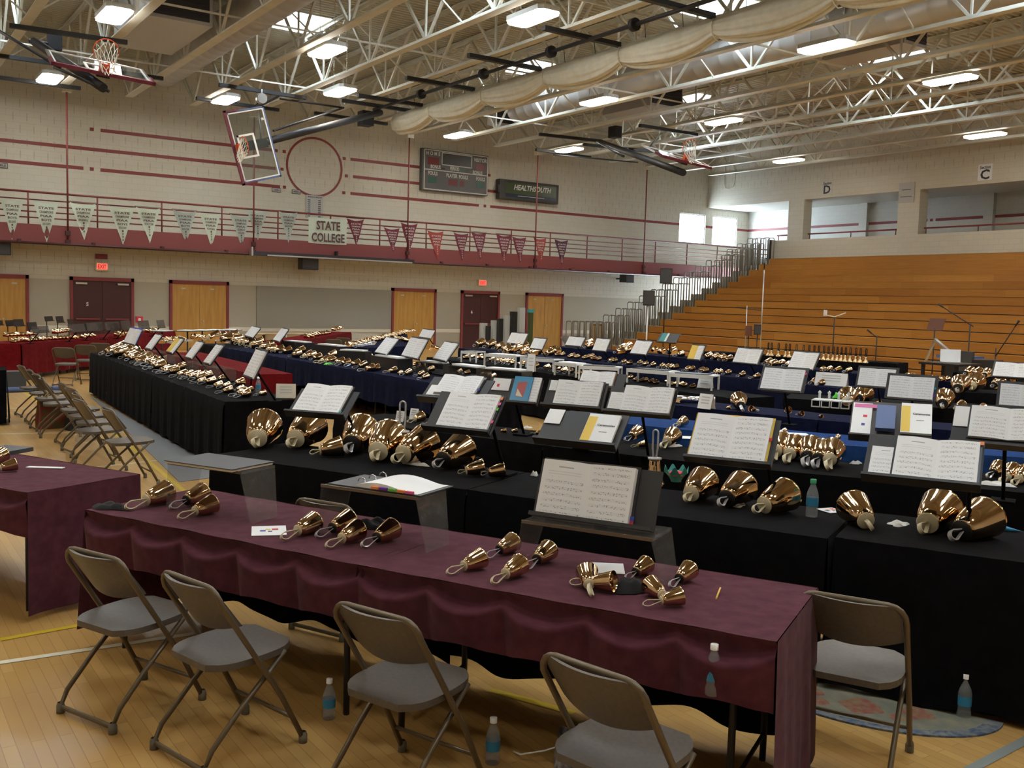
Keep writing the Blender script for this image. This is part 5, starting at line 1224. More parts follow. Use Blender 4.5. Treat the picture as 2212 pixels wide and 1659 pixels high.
# silver roll
p_ = Pz(1487, 863, zc + .05); t = thing('foil_roll', 'shiny silver roll lying behind the thick open book', 'roll', tuple(p_), rad(-52)); b = MB(); b.tube([(-.28, 0, 0), (.3, 0, 0)], .045, 16); obj('tube', b, 'chrome', t)
for x in (-.3, .3): b = MB(); b.tube([(x, 0, 0), (x + .02, 0, 0)], .05, 16); obj('end_disc', b, 'aluminium', t)
# white four-slot frame on the right black row
p_ = Pz(1752, 876, .84); t = thing('mallet_rack', 'white four slot rack beside the bright green toy', 'rack', (p_.x, p_.y, ZT + .046), rad(-62))
for k in range(4):
    x = k * .11; b = MB()
    b.box(x, x + .10, 0, .01, 0, .012); b.box(x, x + .10, 0, .01, .075, .087); b.box(x, x + .012, 0, .01, 0, .087); b.box(x + .09, x + .10, 0, .01, 0, .087); b.box(x, x + .1, .01, .28, .075, .085); obj('slot', b, 'white_frame', t)
    b = MB(); b.lathe([(0, 0), (.014, .0), (.014, .06), (.022, .075), (.0, .1)], 10, (x + .05, .24, .085)); obj('peg', b, 'white_frame', t)
# ---------------------------------------------------------------- on the floor
# oval rug (half oval against the drape)
c = Vector((4.28, 2.93)); ud = Vector((.43, -.9)); vd = Vector((-.9, -.43)); t = thing('rug', 'half-oval floral rug with blue checked border under the lone chair', 'rug', (c.x, c.y, 0))
def rp(r0, i, z): a = PI * i; return tuple((ud * (r0 * .62 * math.cos(a)) + vd * (r0 * .42 * math.sin(a)))) + (z,)
b = MB(); n = 40
b.poly([rp(.88, i / n, .010) for i in range(n + 1)][::-1]); obj('field', b, 'rug_face', t)
b = MB(); b.grid(lambda i, j: rp(.88 + .12 * j, i, .0095), n, 1, False); b.grid(lambda i, j: rp(1.0, i, .0095 * (1 - j)), n, 1, False); obj('border', b, 'rug_border', t)
for k, (i, r0, s_) in enumerate(((.2, .5, .07), (.5, .45, .09), (.78, .52, .05), (.35, .62, .04), (.65, .66, .04))):
    b = MB(); x, y, z = rp(r0, i, .011); b.poly([(x + s_ * math.cos(a * .7) * (1 + .3 * (a % 2)), y + s_ * math.sin(a * .7) * (1 + .3 * (a % 2)), .0108) for a in range(9)]); obj('flower', b, 'rug_flower', t)
# grey mat
q = [Pz(388, 1042, 0), Pz(470, 1036, 0), Pz(245, 858, 0), Pz(200, 861, 0)]; b = MB(); b.prism([(p.x, p.y, .001) for p in (q[0], Vector((3.42, 10.3, 0)), Vector((3.75, 19.2, 0)), q[3])], (0, 0, .006)); tag(obj('floor_mat', b, 'mat_grey'), 'long grey protective mat on the floor beside the black row', 'mat')
def bag(px, py, w, d, h, m, label, rz=0, strap='black_plastic', cat='bag'):
    p_ = Pz(px, py, 0); t = thing('bag', label, cat, (p_.x, p_.y, 0), rz)
    b = MB(); b.grid(lambda i, j: ((w / 2 * (1 - .06 * j)) * max(-1, min(1, 1.5 * math.cos(2 * PI * i))) + .01 * math.sin(9 * i + 5 * j), (d / 2 * (1 - .25 * j)) * max(-1, min(1, 1.5 * math.sin(2 * PI * i))), .002 + h * j + .012 * math.sin(2 * PI * i * 3) * j), 32, 8); obj('body', b, m, t)
    for y in (-d * .3, d * .3): b = MB(); b.tube([(-w * .2, y, h * .95), (-w * .14, y, h * 1.12), (0, y, h * 1.2), (w * .14, y, h * 1.12), (w * .2, y, h * .95)], .006, 6); obj('strap', b, strap, t)
    return t
noisy('gift_print', (.22, .015, .02), (.05, .10, .03), 16, .3)
bag(110, 925, .36, .16, .42, 'gift_print', 'red and green gift bag on the floor between folding chairs', .1, 'gold')
bag(168, 928, .3, .18, .32, 'glove_black', 'black bag on the floor right of the red gift bag', .2)
bag(190, 952, .26, .16, .10, 'bottle_plastic', 'crumpled clear plastic bag on the floor by the chair row', .3)
noisy('plaid', (.35, .33, .33), (.03, .03, .06), 30, .8)
bag(1268, 1665, .26, .14, .16, 'plaid', 'plaid tote bag at the bottom edge beside the nearest chair', -.6, 'glove_white')
b = MB(); b.tube([(2.36, 3.34, .006), (2.34, 3.26, .03), (2.40, 3.17, .07), (2.47, 3.14, .09), (2.50, 3.12, .05), (2.55, 3.1, .006)], .004, 6); tag(obj('cord', b, 'glove_white'), 'thin white cord looping on the floor left of the nearest chair', 'cord')
def case(px, py, w, d, h, m, label, rz, lat=2, z=0, mark=None, zp=0):
    p_ = Pz(px, py, zp); t = thing('instrument_case', label, 'case', (p_.x, p_.y, z), rz)
    b = MB(); b.box(-w / 2, w / 2, -d / 2, d / 2, 0, h); obj('shell', b, m, t)
    for k in range(lat): x = -w / 2 + w * (k + 1) / (lat + 1); b = MB(); b.box(x - .025, x + .025, -d / 2 - .008, -d / 2, h * .88, h * .93); obj('latch', b, 'gold', t)
    if mark: b = MB(); b.box(w * .05, w * .05 + .1, -d / 2 - .004, -d / 2, h * .55, h * .61); obj('red_label', b, mark, t)
    return t
case(1000, 1400, .34, .2, .44, 'black_plastic', 'black handbell case standing on end under the maroon table', rzN, 2)
t = thing('instrument_case', '', 'case') if 0 else None
case(2095, 1530, .30, .08, .36, 'flat_black', 'black case with red label against the black drape at right', rzN, 1, mark='ink_red')
case(1950, 1492, .34, .08, .38, 'flat_black', 'dark case with gold latches behind the lone chair', rzN, 2)
p_ = Pz(20, 832, 0); t = case(20, 842, .5, .35, .36, 'dark_grey', 'dark equipment case on the floor at the left edge', .2, 0); 
b = MB(); b.tube([(-.05, -.3, .12), (1.0, -.2, .12)], .05, 10); o = obj('rolled_mat', b, 'blue_vinyl', loc=(2.5, 20.6, 0)); tag(o, 'rolled blue mat on the floor near the left edge', 'roll'); o.location.z = -.07
# black stacked foam at far left edge
# ---------------------------------------------------------------- wall equipment
for px, py, w, h, lab in ((668, 570, .62, .42, 'black loudspeaker under the gallery above the grey wall panel'), (1357, 602, .5, .34, 'black loudspeaker under the gallery near the bleachers'), (-2, 535, .62, .42, 'black loudspeaker under the gallery at the left edge')):
    p_ = Py(px, py, 33.2); t = thing('loudspeaker', lab, 'loudspeaker', (p_.x, 33.1, p_.z - h / 2)); b = MB(); b.box(-w / 2, w / 2, 0, .4, 0, h); obj('cabinet', b, 'black_plastic', t); b = MB(); b.box(-w / 2 + .03, w / 2 - .03, -.012, 0, .03, h - .03); obj('grille', b, 'dark_grey', t); b = MB(); b.box(-.03, .03, .4, .9, h * .4, h * .6); obj('bracket', b, 'black_steel', t)
for px, py, lab in ((220, 576, 'red lit exit sign above the left dark double doors'), (1042, 611, 'red lit exit sign above the right dark double doors')):
    p_ = Py(px, py, 33.9); t = thing('exit_sign', lab, 'sign', (p_.x, 33.86, p_.z - .13)); b = MB(); b.box(-.2, .2, 0, .14, 0, .27); obj('housing', b, 'exit_box', t); b = MB(); b.box(-.16, .16, -.006, 0, .04, .23); obj('lit_face', b, 'exit_red', t); b = MB(); text(b, 'EXIT', (0, -.009, .07), (1, 0, 0), (0, 0, 1), .13, .26); obj('lettering', b, 'ink_red', t)
p_ = Py(220, 554, 33.9); t = thing('emergency_light', 'small brown plate above the left exit sign', 'plate', (p_.x, 33.96, p_.z - .08)); b = MB(); b.box(-.18, .18, 0, .05, 0, .16); obj('plate', b, 'maroon_paint', t)
p_ = Py(302, 690, 33.9); t = thing('fire_alarm', 'small red fire alarm box right of the left dark doors', 'alarm', (p_.x, 33.93, p_.z - .1)); b = MB(); b.box(-.11, .11, 0, .06, 0, .2); obj('box', b, 'ink_red', t); b = MB(); b.box(-.04, .04, -.006, 0, .05, .14); obj('pull_tab', b, 'white_paint', t)
p_ = Py(1245, 703, 33.9); t = thing('wall_socket', 'small metal wall plate left of the bleachers', 'socket', (p_.x, 33.94, p_.z)); b = MB(); b.box(-.12, .12, 0, .05, 0, .2); obj('plate', b, 'door_hardware', t)
a = Py(545, 545, 32.7); c = Py(893, 566, 32.7); t = thing('projection_screen', 'long rolled projection screen case hung under the gallery edge', 'screen', (a.x, 32.62, a.z - .1)); L = c.x - a.x
b = MB(); b.box(0, L, 0, .14, 0, .14); obj('case', b, 'grille_dark', t); b = MB(); b.box(.5, L - .1, -.02, 0, .0, .05); obj('screen_edge', b, 'aluminium', t); b = MB(); b.box(-.06, 0, -.02, .2, -.02, .28); obj('end_cap', b, 'aluminium', t); b = MB(); b.box(.2, .3, .1, .3, .05, .3); b = MB(); b.box(L * .5, L * .5 + .06, .1, .3, .1, .3); obj('bracket', b, 'black_steel', t)
# pennants on the railing
def pennant(tl, tr, tip, m, ink, lines, year, label, grp):
    y = 32.93; A = Py(*tl, y); B = Py(*tr, y); Tp = Py(*tip, y); A.z = B.z = (A.z + B.z) / 2; w = B.x - A.x; H = A.z - Tp.z; seed = tl[0] * .1
    t = thing('pennant', label, 'pennant', (A.x, y, A.z), 0, grp)
    def P_(u, v, k=0): half = (1 - v) * .5; x = w / 2 + (u - .5) * w * (1 - v); return (x + (Tp.x - (A.x + B.x) / 2) * v, -.02 * math.sin(u * 7 + seed) * (1 - v) - k + .015 * math.sin(v * 9 + seed), -H * v - .10 * w * math.sin(PI * u) * (1 - v) ** 3)
    b = MB(); b.grid(lambda u, v: P_(u, v), 14, 16); obj('cloth', b, m, t)
    b = MB(); n = len(lines); vz = .16
    for k, s_ in enumerate(lines):
        avail = w * (1 - vz - .05) * .74; 
        text(b, s_, (w / 2 + (Tp.x - (A.x + B.x) / 2) * vz, -.035, -H * vz - .05), (1, 0, 0), (0, 0, 1), H * .055, min(avail, w * .13 * len(s_))); vz += .095
    for ch in year: text(b, ch, (w / 2 + (Tp.x - (A.x + B.x) / 2) * vz, -.035, -H * vz - .03), (1, 0, 0), (0, 0, 1), H * .05, w * .06); vz += .075
    obj('lettering', b, ink, t)
    b = MB(); b.tube([(-.03, 0, .02), (w + .03, 0, .02)], .008, 5); obj('cord', b, 'ink', t)
base = ['STATE', 'CHAMPIONS', 'PIAA']
PW = [((0, 428), (52, 431), (26, 518), ['BOYS', 'CROSS COUNTRY'], '1984', 'banner_white'), ((70, 431), (128, 437), (101, 524), ['BOYS', 'CROSS COUNTRY'], '1950', 'banner_white'), ((150, 436), (207, 440), (182, 519), ['BASEBALL'], '1978', 'banner_white'), ((234, 443), (291, 448), (266, 530), ['BOYS', 'CROSS COUNTRY'], '1996', 'banner_white'), ((293, 447), (346, 450), (324, 526), ['SOCCER'], '1978', 'banner_white'),
      ((373, 452), (424, 457), (402, 527), ['BOYS', 'SOCCER'], '1972', 'banner_grey'), ((431, 458), (477, 462), (457, 535), ['FOOTBALL'], '1973', 'banner_white'), ((497, 462), (540, 466), (522, 534), ['GIRLS', 'SOCCER'], '1989', 'banner_grey'), ((532, 452), (578, 456), (557, 519), ['GIRLS'], '1991', 'banner_grey'), ((602, 456), (643, 459), (623, 525), ['BOYS'], '1993', 'banner_grey')]
for i, (a_, b_, c_, ln, yr, m_) in enumerate(PW): pennant(a_, b_, c_, m_, 'banner_ink', base + ln, yr, 'pale championship pennant hanging on the gallery rail, %s from the left' % ordn(i), 'pale pennants on the gallery rail')
PM = [((749, 472), (786, 474), (770, 532), 'banner_maroon'), ((829, 491), (863, 493), (849, 545), 'banner_maroon'), ((866, 481), (902, 483), (884, 545), 'banner_maroon'), ((923, 497), (958, 500), (946, 563), 'banner_red'), ((980, 502), (1012, 504), (998, 565), 'banner_maroon'), ((1018, 501), (1050, 503), (1037, 562), 'banner_maroon'), ((1072, 505), (1105, 508), (1088, 569), 'banner_maroon'), ((1106, 510), (1137, 513), (1123, 569), 'banner_maroon'), ((1152, 512), (1180, 515), (1169, 572), 'banner_red'), ((1198, 517), (1227, 519), (1213, 573), 'banner_purple')]
for i, (a_, b_, c_, m_) in enumerate(PM): pennant(a_, b_, c_, m_, 'banner_ink_light', base + (['SOFTBALL'] if m_ == 'banner_red' else ['GIRLS', 'SWIMMING']), '2003', '%s championship pennant on the gallery rail, %s from the left' % ({'banner_maroon': 'maroon', 'banner_red': 'red', 'banner_purple': 'dark purple'}[m_], ordn(i)), 'maroon pennants on the gallery rail')
A = Py(667, 468, 32.9); B = Py(750, 475, 32.9); L_ = Py(670, 524, 32.9); w = B.x - A.x; H = A.z - L_.z
t = thing('banner', 'pale rectangular banner reading STATE COLLEGE on the gallery rail', 'banner', (A.x, 32.92, A.z))
b = MB(); b.grid(lambda u, v: (u * w, -.02 * math.sin(u * 9 + 3 * v), -v * H - .02 * math.sin(PI * u)), 16, 6); obj('cloth', b, 'banner_white', t)
b = MB(); text(b, 'STATE', (w / 2, -.05, -H * .46), (1, 0, 0), (0, 0, 1), H * .34, w * .62); text(b, 'COLLEGE', (w / 2, -.05, -H * .93), (1, 0, 0), (0, 0, 1), H * .34, w * .86); obj('lettering', b, 'banner_ink', t)
# scoreboard
x0, x1, z0, z1 = 19.32, 22.4, 6.35, 8.0; w = x1 - x0; h = z1 - z0
t = thing('scoreboard', 'large grey scoreboard with white borders on the upper back wall', 'scoreboard', (x0, YB - .22, z0))
b = MB(); b.box(-.06, w, 0, .22, 0, h); obj('cabinet', b, 'board_grey', t)
def bx(m_, nm, xa, xb, za_, zb_, k=.006): b = MB(); b.box(xa, xb, -k, 0, za_, zb_); return obj(nm, b, m_, t)
def border(nm, xa, xb, za_, zb_, q=.035):
    b = MB(); b.box(xa, xb, -.01, 0, za_, za_ + q); b.box(xa, xb, -.01, 0, zb_ - q, zb_); b.box(xa, xa + q, -.01, 0, za_, zb_); b.box(xb - q, xb, -.01, 0, za_, zb_); obj(nm, b, 'board_white', t)
border('outer_border', .02, w - .02, .03, h - .03); bx('board_white', 'divider', .02, w - .02, h * .49, h * .49 + .035); bx('board_dark', 'clock_panel', w * .28, w * .73, h * .66, h * .93); border('clock_border', w * .27, w * .74, h * .64, h * .95)
for nm, xa, xb, za_, zb_, m_ in (('home_score', .06, .23, .62, .80, 'digit_red'), ('visitor_score', .80, .95, .60, .78, 'digit_red'), ('period_digit', .56, .62, .53, .62, 'digit_green'), ('home_fouls', .07, .2, .18, .33, 'digit_green'), ('visitor_fouls', .82, .94, .18, .33, 'digit_green'), ('player_digits', .38, .52, .17, .32, 'digit_red'), ('foul_digit', .56, .62, .17, .32, 'digit_red'), ('home_bonus', .27, .32, .53, .58, 'board_dark'), ('visitor_bonus', .67, .72, .53, .58, 'board_dark')): bx(m_, nm, w * xa, w * xb, h * za_, h * zb_)
for s_, xc, zc_, wd in (('H O M E', .14, .85, .21), ('VISITOR', .87, .82, .21), ('BONUS', .18, .535, .15), ('PERIOD', .47, .54, .14), ('BONUS', .83, .51, .15), ('FOULS', .14, .375, .14), ('PLAYER', .43, .365, .17), ('FOULS', .61, .36, .14), ('FOULS', .88, .36, .14)):
    b = MB(); text(b, s_, (w * xc, -.012, h * zc_), (1, 0, 0), (0, 0, 1), h * .09, w * wd); obj('lettering', b, 'board_white', t)
# lit advertising sign
x0, x1, z0, z1 = 22.95, 26.05, 6.30, 7.12; w = x1 - x0; h = z1 - z0
t = thing('wall_sign', 'long dark framed green sign reading HEALTHSOUTH beside the scoreboard', 'sign', (x0, YB - .3, z0))
b = MB(); b.box(0, w, 0, .3, 0, h); obj('frame', b, 'board_dark', t); b = MB(); b.box(.3, w - .12, -.006, 0, h * .3, h - .1); obj('green_panel', b, 'sign_green', t); b = MB(); b.box(.3, w - .12, -.006, 0, .1, h * .3); obj('blue_panel', b, 'sign_blue', t)
b = MB(); text(b, 'HEALTHSOUTH', (w * .54, -.012, h * .52), (1, 0, .0), (.25, 0, 1), h * .27, w * .62); obj('lettering', b, 'board_white', t)
b = MB(); b.box(w * .3, w * .75, -.012, -.006, h * .2, h * .225); obj('small_print', b, 'board_white', t)
b = MB(); b.box(-.08, .0, 0, .2, h * .3, h * .7); obj('side_box', b, 'black_plastic', t)
# distance plates and record board
for px, py, s_, lab in ((597, 410, '1200m', 'small framed plate left of the maroon ring, farther one'), (640, 414, '4800m', 'small framed plate just below left of the maroon ring'), (4, 357, 'MILE', 'small framed plate at the left edge below the stripes')):
    p_ = Py(px, py, YB - .02); t = thing('wall_plate', lab, 'sign', (p_.x, YB - .03, p_.z - .08)); b = MB(); b.box(-.17, .17, 0, .02, 0, .15); obj('plate', b, 'ink', t); b = MB(); b.box(-.155, .155, -.004, 0, .015, .135); obj('face', b, 'sign_grey', t); b = MB(); text(b, s_, (0, -.006, .045), (1, 0, 0), (0, 0, 1), .07, .24); obj('lettering', b, 'ink', t)
t = thing('record_board', 'white record board with two columns below the maroon ring', 'board', (14.45, YB - .04, 4.9)); b = MB(); b.box(0, .68, 0, .03, 0, .85); obj('board', b, 'sign_grey', t)
b = MB(); text(b, 'RECORDS', (.34, -.005, .76), (1, 0, 0), (0, 0, 1), .05, .55); obj('heading', b, 'ink', t)
for xa in (.05, .47):
    b = MB()
    for k in range(9): b.box(xa, xa + .11, -.004, 0, .05 + k * .075, .08 + k * .075)
    obj('column', b, 'ink', t); t.children[-1]['kind'] = 'stuff' if 0 else t.children[-1].get('kind', 'part') if 0 else 'part' if 0 else ''
for q_ in t.children:
    if 'kind' in q_: del q_['kind']
# section signs on the right wall (face -X)
for y, z, s_, lab in ((27.84, 7.06, 'D', 'black letter sign reading Section D above the left wall opening'), (20.7, 7.06, 'C', 'white sign reading Section C above the right wall opening')):
    t = thing('section_sign', lab, 'sign', (XR - .012, y, z)); b = MB(); b.box(0, .01, -.28, .28, -.05, .55)
    obj('panel', b, 'wall_corridor' if s_ == 'D' else 'paper', t)
    b = MB(); text(b, 'Section', (-.004, 0, .38), (0, -1, 0), (0, 0, 1), .12, .42); obj('small_lettering', b, 'ink', t); b = MB(); text(b, s_, (-.004, 0, .0), (0, -1, 0), (0, 0, 1), .36, .36); obj('letter', b, 'ink', t)
t = thing('notice_board', 'pale grey notice with faint print on the pillar between openings', 'sign', (XR - .03, 23.95, 6.4)); b = MB(); b.box(0, .02, -.35, .35, 0, .8); obj('panel', b, 'sign_grey', t); b = MB(); b.box(-.004, 0, -.2, .2, .5, .53); obj('printed_line', b, 'board_grey', t); b = MB(); b.box(-.004, 0, -.25, .25, .22, .25); obj('printed_line', b, 'board_grey', t)
b = MB(); b.tube([(XR - .02, 33.9, 9.6), (XR - .02, 33.9, 7.95), (XR - .02, 33.8, 7.75), (XR - .02, 33.55, 7.68), (XR - .02, 33.3, 7.8), (XR - .02, 33.25, 8.1), (XR - .02, 33.25, 9.6)], .012, 6); tag(obj('cable', b, 'steel_cream'), 'thin looped cable hanging on the right wall near the corner', 'cable')

# ---------------------------------------------------------------- rolled divider curtain and its drive shaft
t = thing('divider_curtain', 'rolled cream divider curtain tied in scallops under the joists', 'curtain', (0, 0, 0))
ties = [29.75] + [26.98 - 3.0 * k for k in range(12)]
def cur(i, j):
    y = ties[0] + (ties[-1] - ties[0]) * i; q = abs(math.sin(PI * ((27 - y) / 3.0))) ** .6
    a = 2 * PI * j; hgt = .40 + .30 * q; wd = .17 + .10 * q; endk = min(1, max(.25, (ties[0] - y) / .5 + .25))
    zc_ = 8.05 - hgt * .5; low = max(0, -math.cos(a)) 
    rr = 1 + .07 * math.sin(7 * a + .9 * math.sin(2 * PI * y / 3)) * (.35 + low) + .045 * math.sin(15 * a + 1.2 * math.sin(2 * PI * y / 3)) * (.4 + low)
    return (15.3 + math.sin(a) * wd * rr * endk - 0, y, zc_ + math.cos(a) * hgt * .5 * rr * endk)
b = MB(); b.grid(cur, 300, 80); obj('roll', b, 'curtain_vinyl', t)
for y in ties[1:]: b = MB(); b.tube([(15.3 + .215 * math.sin(a * PI / 6), y, 7.80 + .27 * math.cos(a * PI / 6)) for a in range(12)], .014, 6, closed=True); obj('tie_strap', b, 'curtain_vinyl', t)
for y in ties[1:]:
    for dy in (-.9, .9): b = MB(); b.tube([(15.15, y + dy, 7.95), (15.1, y + dy, 8.3)], .008, 5); obj('suspension_line', b, 'black_steel', t)
t = thing('curtain_drive', 'long dark drive shaft with round pulleys left of the rolled curtain', 'shaft', (14.2, 0, 7.97))
b = MB(); b.tube([(0, -6, 0), (0, 28.9, 0)], .05, 8); obj('shaft', b, 'black_steel', t)
for y in (25.8, 22.4, 19.4, 16.4, 13.4, 10.4, 7.4): b = MB(); b.tube([(0, y - .06, 0), (0, y + .06, 0)], .14, 14); obj('pulley', b, 'black_steel', t)
for y in (27.45, 24.4, 21.15, 18.0, 15.0, 12.0, 9.0): b = MB(); b.box(-1.25, .95, y - .07, y + .07, .0, .1); obj('cross_beam', b, 'black_steel', t)

# ---------------------------------------------------------------- folded basketball backboards
def depthpt(px, py, dd): return ray(px, py) * dd + Vector((0, 0, CH))
def hoop(label, O, w, u, arms, bars, nd=None):
    w = Vector(w).normalized(); u = Vector(u); u = (u - w * u.dot(w)).normalized(); n = w.cross(u) * -1
    if nd is not None and n.dot(Vector(nd)) < 0: n = -n
    t = thing('basketball_hoop', label, 'basketball hoop', tuple(O))
    q = lambda a, c, k=0: w * a + u * c + n * k
    b = MB(); b.frame(q(-.9, .02, -.006), q(1.8, 0), q(0, 1.04), n * .012); obj('glass', b, 'backboard_glass', t)
    b = MB()
    def fr(a0, a1, c0, c1, k0=-.02, k1=.012): b.frame(q(a0, c0, k0), q(a1 - a0, 0), q(0, c1 - c0), n * (k1 - k0))
    s_ = .04; fr(-.92, .92, 1.03, 1.07); fr(-.92, -.92 + s_, 0, 1.07); fr(.92 - s_, .92, 0, 1.07); fr(-.92, .92, 0, .04); obj('frame', b, 'blue_vinyl' if nd is not None and abs(nd[1]) > .9 else 'aluminium', t)
    b = MB(); fr(-.87, .87, 1.0, 1.03, -.008, .016); fr(-.87, -.84, .04, 1.0, -.008, .016); fr(.84, .87, .04, 1.0, -.008, .016); fr(-.87, .87, .05, .08, -.008, .016); obj('white_border', b, 'white_paint', t)
    b = MB(); fr(-.30, .30, .57, .62, -.008, .018); fr(-.30, -.25, .15, .57, -.008, .018); fr(.25, .30, .15, .57, -.008, .018); fr(-.3, .3, .15, .2, -.008, .018); obj('target_square', b, 'white_paint', t)
    b = MB(); fr(-.95, .95, -.03, .035, -.03, .04); fr(-.95, -.90, -.03, .38, -.03, .04); fr(.90, .95, -.03, .38, -.03, .04); obj('edge_padding', b, 'maroon_pad', t)
    rc = q(0, .15, .40); b = MB(); b.tube([rc + w * .23 * math.cos(a) + n * .23 * math.sin(a) for a in [2 * PI * k / 28 for k in range(28)]], .011, 6, closed=True)
    rim = obj('rim', b, 'orange_rim', t); b = MB(); b.frame(q(-.09, .06, .01), q(.18, 0), q(0, .10), n * .17); obj('bracket', b, 'orange_rim', rim)
    g = Vector((0, 0, -1)) * .30 + u * -.16; b = MB(); ns = 12
    for sgn in (1, -1):
        for k in range(ns):
            pts = []
            for m_ in range(6):
                v_ = m_ / 5; a = 2 * PI * (k + sgn * v_ * 1.5) / ns; r_ = .23 * (1 - .5 * v_ ** .7); pts.append(rc + g * v_ + w * r_ * math.cos(a) + n * r_ * math.sin(a))
            b.tube(pts, .0065, 4, caps=False)
    obj('net', b, 'net_white', t)
    for nm, A_, B_, r_ in arms: b = MB(); b.tube([Vector(A_) - O, Vector(B_) - O], r_, 10); obj(nm, b, 'black_steel', t)
    for A_, B_ in bars: b = MB(); b.bar(Vector(A_) - O, Vector(B_) - O, .12, .10); obj('ceiling_bar', b, 'black_steel', t)
    b = MB(); b.frame(q(-.12, .1, -.10), q(.24, 0), q(0, .85), n * .06); obj('back_brace', b, 'black_steel', t)
    return t, q
zt_ = 8.03
O = depthpt(226, 160, 18.8); W_ = (1, 0, -.06); U_ = (0, .90, .42)
Lp = lambda px, py: Pz(px, py, zt_)
hoop('folded basketball hoop with orange rim and white net at the upper left', O, W_, U_,
     [('mast', O + Vector((0, .1, -.25)), O + Vector((-.9, 2.2, .9)), .09), ('mast', O + Vector((-.9, 2.2, .9)), Lp(120, 118), .07), ('strut', O + Vector((.1, .1, -.3)), O + Vector((-.8, .6, .12)), .03), ('strut', O + Vector((-.7, .5, .1)), O + Vector((-1.9, 1.6, 1.0)), .03)],
     [(Lp(20, 55), Lp(275, 92)), (Lp(-40, 115), Lp(352, 170)), (Lp(-20, 165), Lp(174, 191))], (0, -.4, .9))
p_ = Lp(118, 113); t = thing('hoop_winch', 'small black motor winch above the upper left hoop', 'winch', (p_.x, p_.y, 8.02)); b = MB(); b.box(-.16, .16, -.14, .14, .06, .5); obj('housing', b, 'black_steel', t); b = MB(); b.tube([(-.6, 0, .2), (.1, 0, .2)], .05, 8); obj('drum', b, 'black_steel', t)
O = depthpt(505, 321, 25.0); hub = Pz(822, 243, 7.9); bc = O + Vector((.89, 0, .27)).normalized() * .55
hoop('tilted glass backboard with red rim hanging before the back wall', O, (.28, 0, -.96), (.95, 0, .28),
     [('mast', bc + Vector((0, .15, 0)), hub, .10), ('strut', bc + Vector((.6, .2, .45)), Pz(742, 233, 7.95), .03), ('strut', Pz(604, 213, 7.95), Pz(743, 233, 7.95), .03), ('strut', O + Vector((.75, .1, .35)), Pz(560, 232, 8.0), .02)],
     [(Pz(473, 183, zt_), Pz(661, 212, zt_)), (Pz(424, 212, zt_), Pz(602, 238, zt_)), (Pz(740, 217, zt_), Pz(892, 240, zt_)), (Pz(680, 244, zt_), Pz(836, 268, zt_)), (Pz(600, 205, zt_), Pz(550, 232, zt_))], (0, -1, 0))
p_ = Pz(790, 262, 7.7); t = thing('hoop_winch', 'black motor winch where the tilted backboard mast meets the ceiling', 'winch', (p_.x, p_.y, 7.55)); b = MB(); b.box(-.2, .2, -.2, .2, 0, .46); obj('housing', b, 'black_steel', t); b = MB(); b.tube([(0, -.5, .3), (0, .5, .3)], .09, 10); obj('drum', b, 'black_steel', t)
p_ = Pz(565, 213, 7.8); b = MB(); b.tube([(0, -.08, 0), (0, .08, 0)], .15, 16); b.tube([(0, 0, .1), (0, 0, .28)], .03, 6); tag(obj('hoop_winch', b, 'aluminium', loc=tuple(p_)), 'round silver winch drum above the tilted backboard', 'winch')
O = depthpt(1485, 351, 27.5); 
hoop('folded basketball hoop with red rim below the joists at right', O, (1, 0, -.07), (0, .9, .40),
     [('mast', O + Vector((-.05, .1, -.28)), Pz(1300, 308, 7.9), .10), ('strut', O + Vector((-1.6, .9, .1)), Pz(1290, 306, 7.95), .04), ('strut', Pz(1195, 334, 7.9), Pz(1378, 351, 7.75), .03), ('strut', Pz(1430, 285, 8.0), O + Vector((-.7, .9, .4)), .02)],
     [(Pz(1382, 271, zt_), Pz(1506, 291, zt_)), (Pz(1165, 290, zt_), Pz(1300, 305, zt_)), (Pz(1260, 312, zt_), Pz(1440, 330, zt_)), (Pz(1158, 323, zt_), Pz(1275, 340, zt_))], (0, -.4, .9))
p_ = Pz(1328, 298, 7.95); t = thing('hoop_winch', 'small black motor above the right folded hoop mast', 'winch', (p_.x, p_.y, 7.95)); b = MB(); b.box(-.15, .15, -.2, .2, 0, .4); obj('housing', b, 'black_steel', t)

# ---------------------------------------------------------------- sound gear before the bleachers
def pole_thing(name, label, cat, x, y, H, parts, base=True, m='black_steel', r=.015, grp=None, rz=0):
    t = thing(name, label, cat, (x, y, 0), rz, grp); b = MB(); b.tube([(0, 0, .05), (0, 0, H)], r, 8); obj('pole', b, m, t)
    if base:
        for k in range(3): a = 2.094 * k + .4; b = MB(); b.tube([(0, 0, .35), (.32 * math.cos(a), .32 * math.sin(a), .012)], .010, 6); obj('leg', b, 'black_steel', t)
    for nm, mb, mm in parts: obj(nm, mb, mm, t)
    return t
def mic(A_, B_):
    b = MB(); b.tube([A_, B_], .012, 6); h = MB(); d = (Vector(B_) - Vector(A_)).normalized(); h.tube([B_, Vector(B_) + d * .10, Vector(B_) + d * .16], .025, 8, rs=[.018, .022, .03]); return [('boom', b, 'black_steel'), ('microphone', h, 'black_plastic')]
def spk(w, d, h, z): b = MB(); b.prism([(-w / 2, -d / 2, z), (w / 2, -d / 2, z), (w / 2 * .75, d / 2, z), (-w / 2 * .75, d / 2, z)], (0, 0, h)); g_ = MB(); g_.box(-w / 2 + .02, w / 2 - .02, -d / 2 - .012, -d / 2, z + .03, z + h - .03); return [('cabinet', b, 'black_plastic'), ('grille', g_, 'dark_grey')]
p_ = Py(1397, 720, 22.6); pole_thing('speaker_stand', 'black loudspeaker on a white pole left of the bleachers', 'loudspeaker', p_.x, 22.6, 2.1, spk(.36, .3, .46, 1.97), True, 'white_paint', .025, rz=-.6)
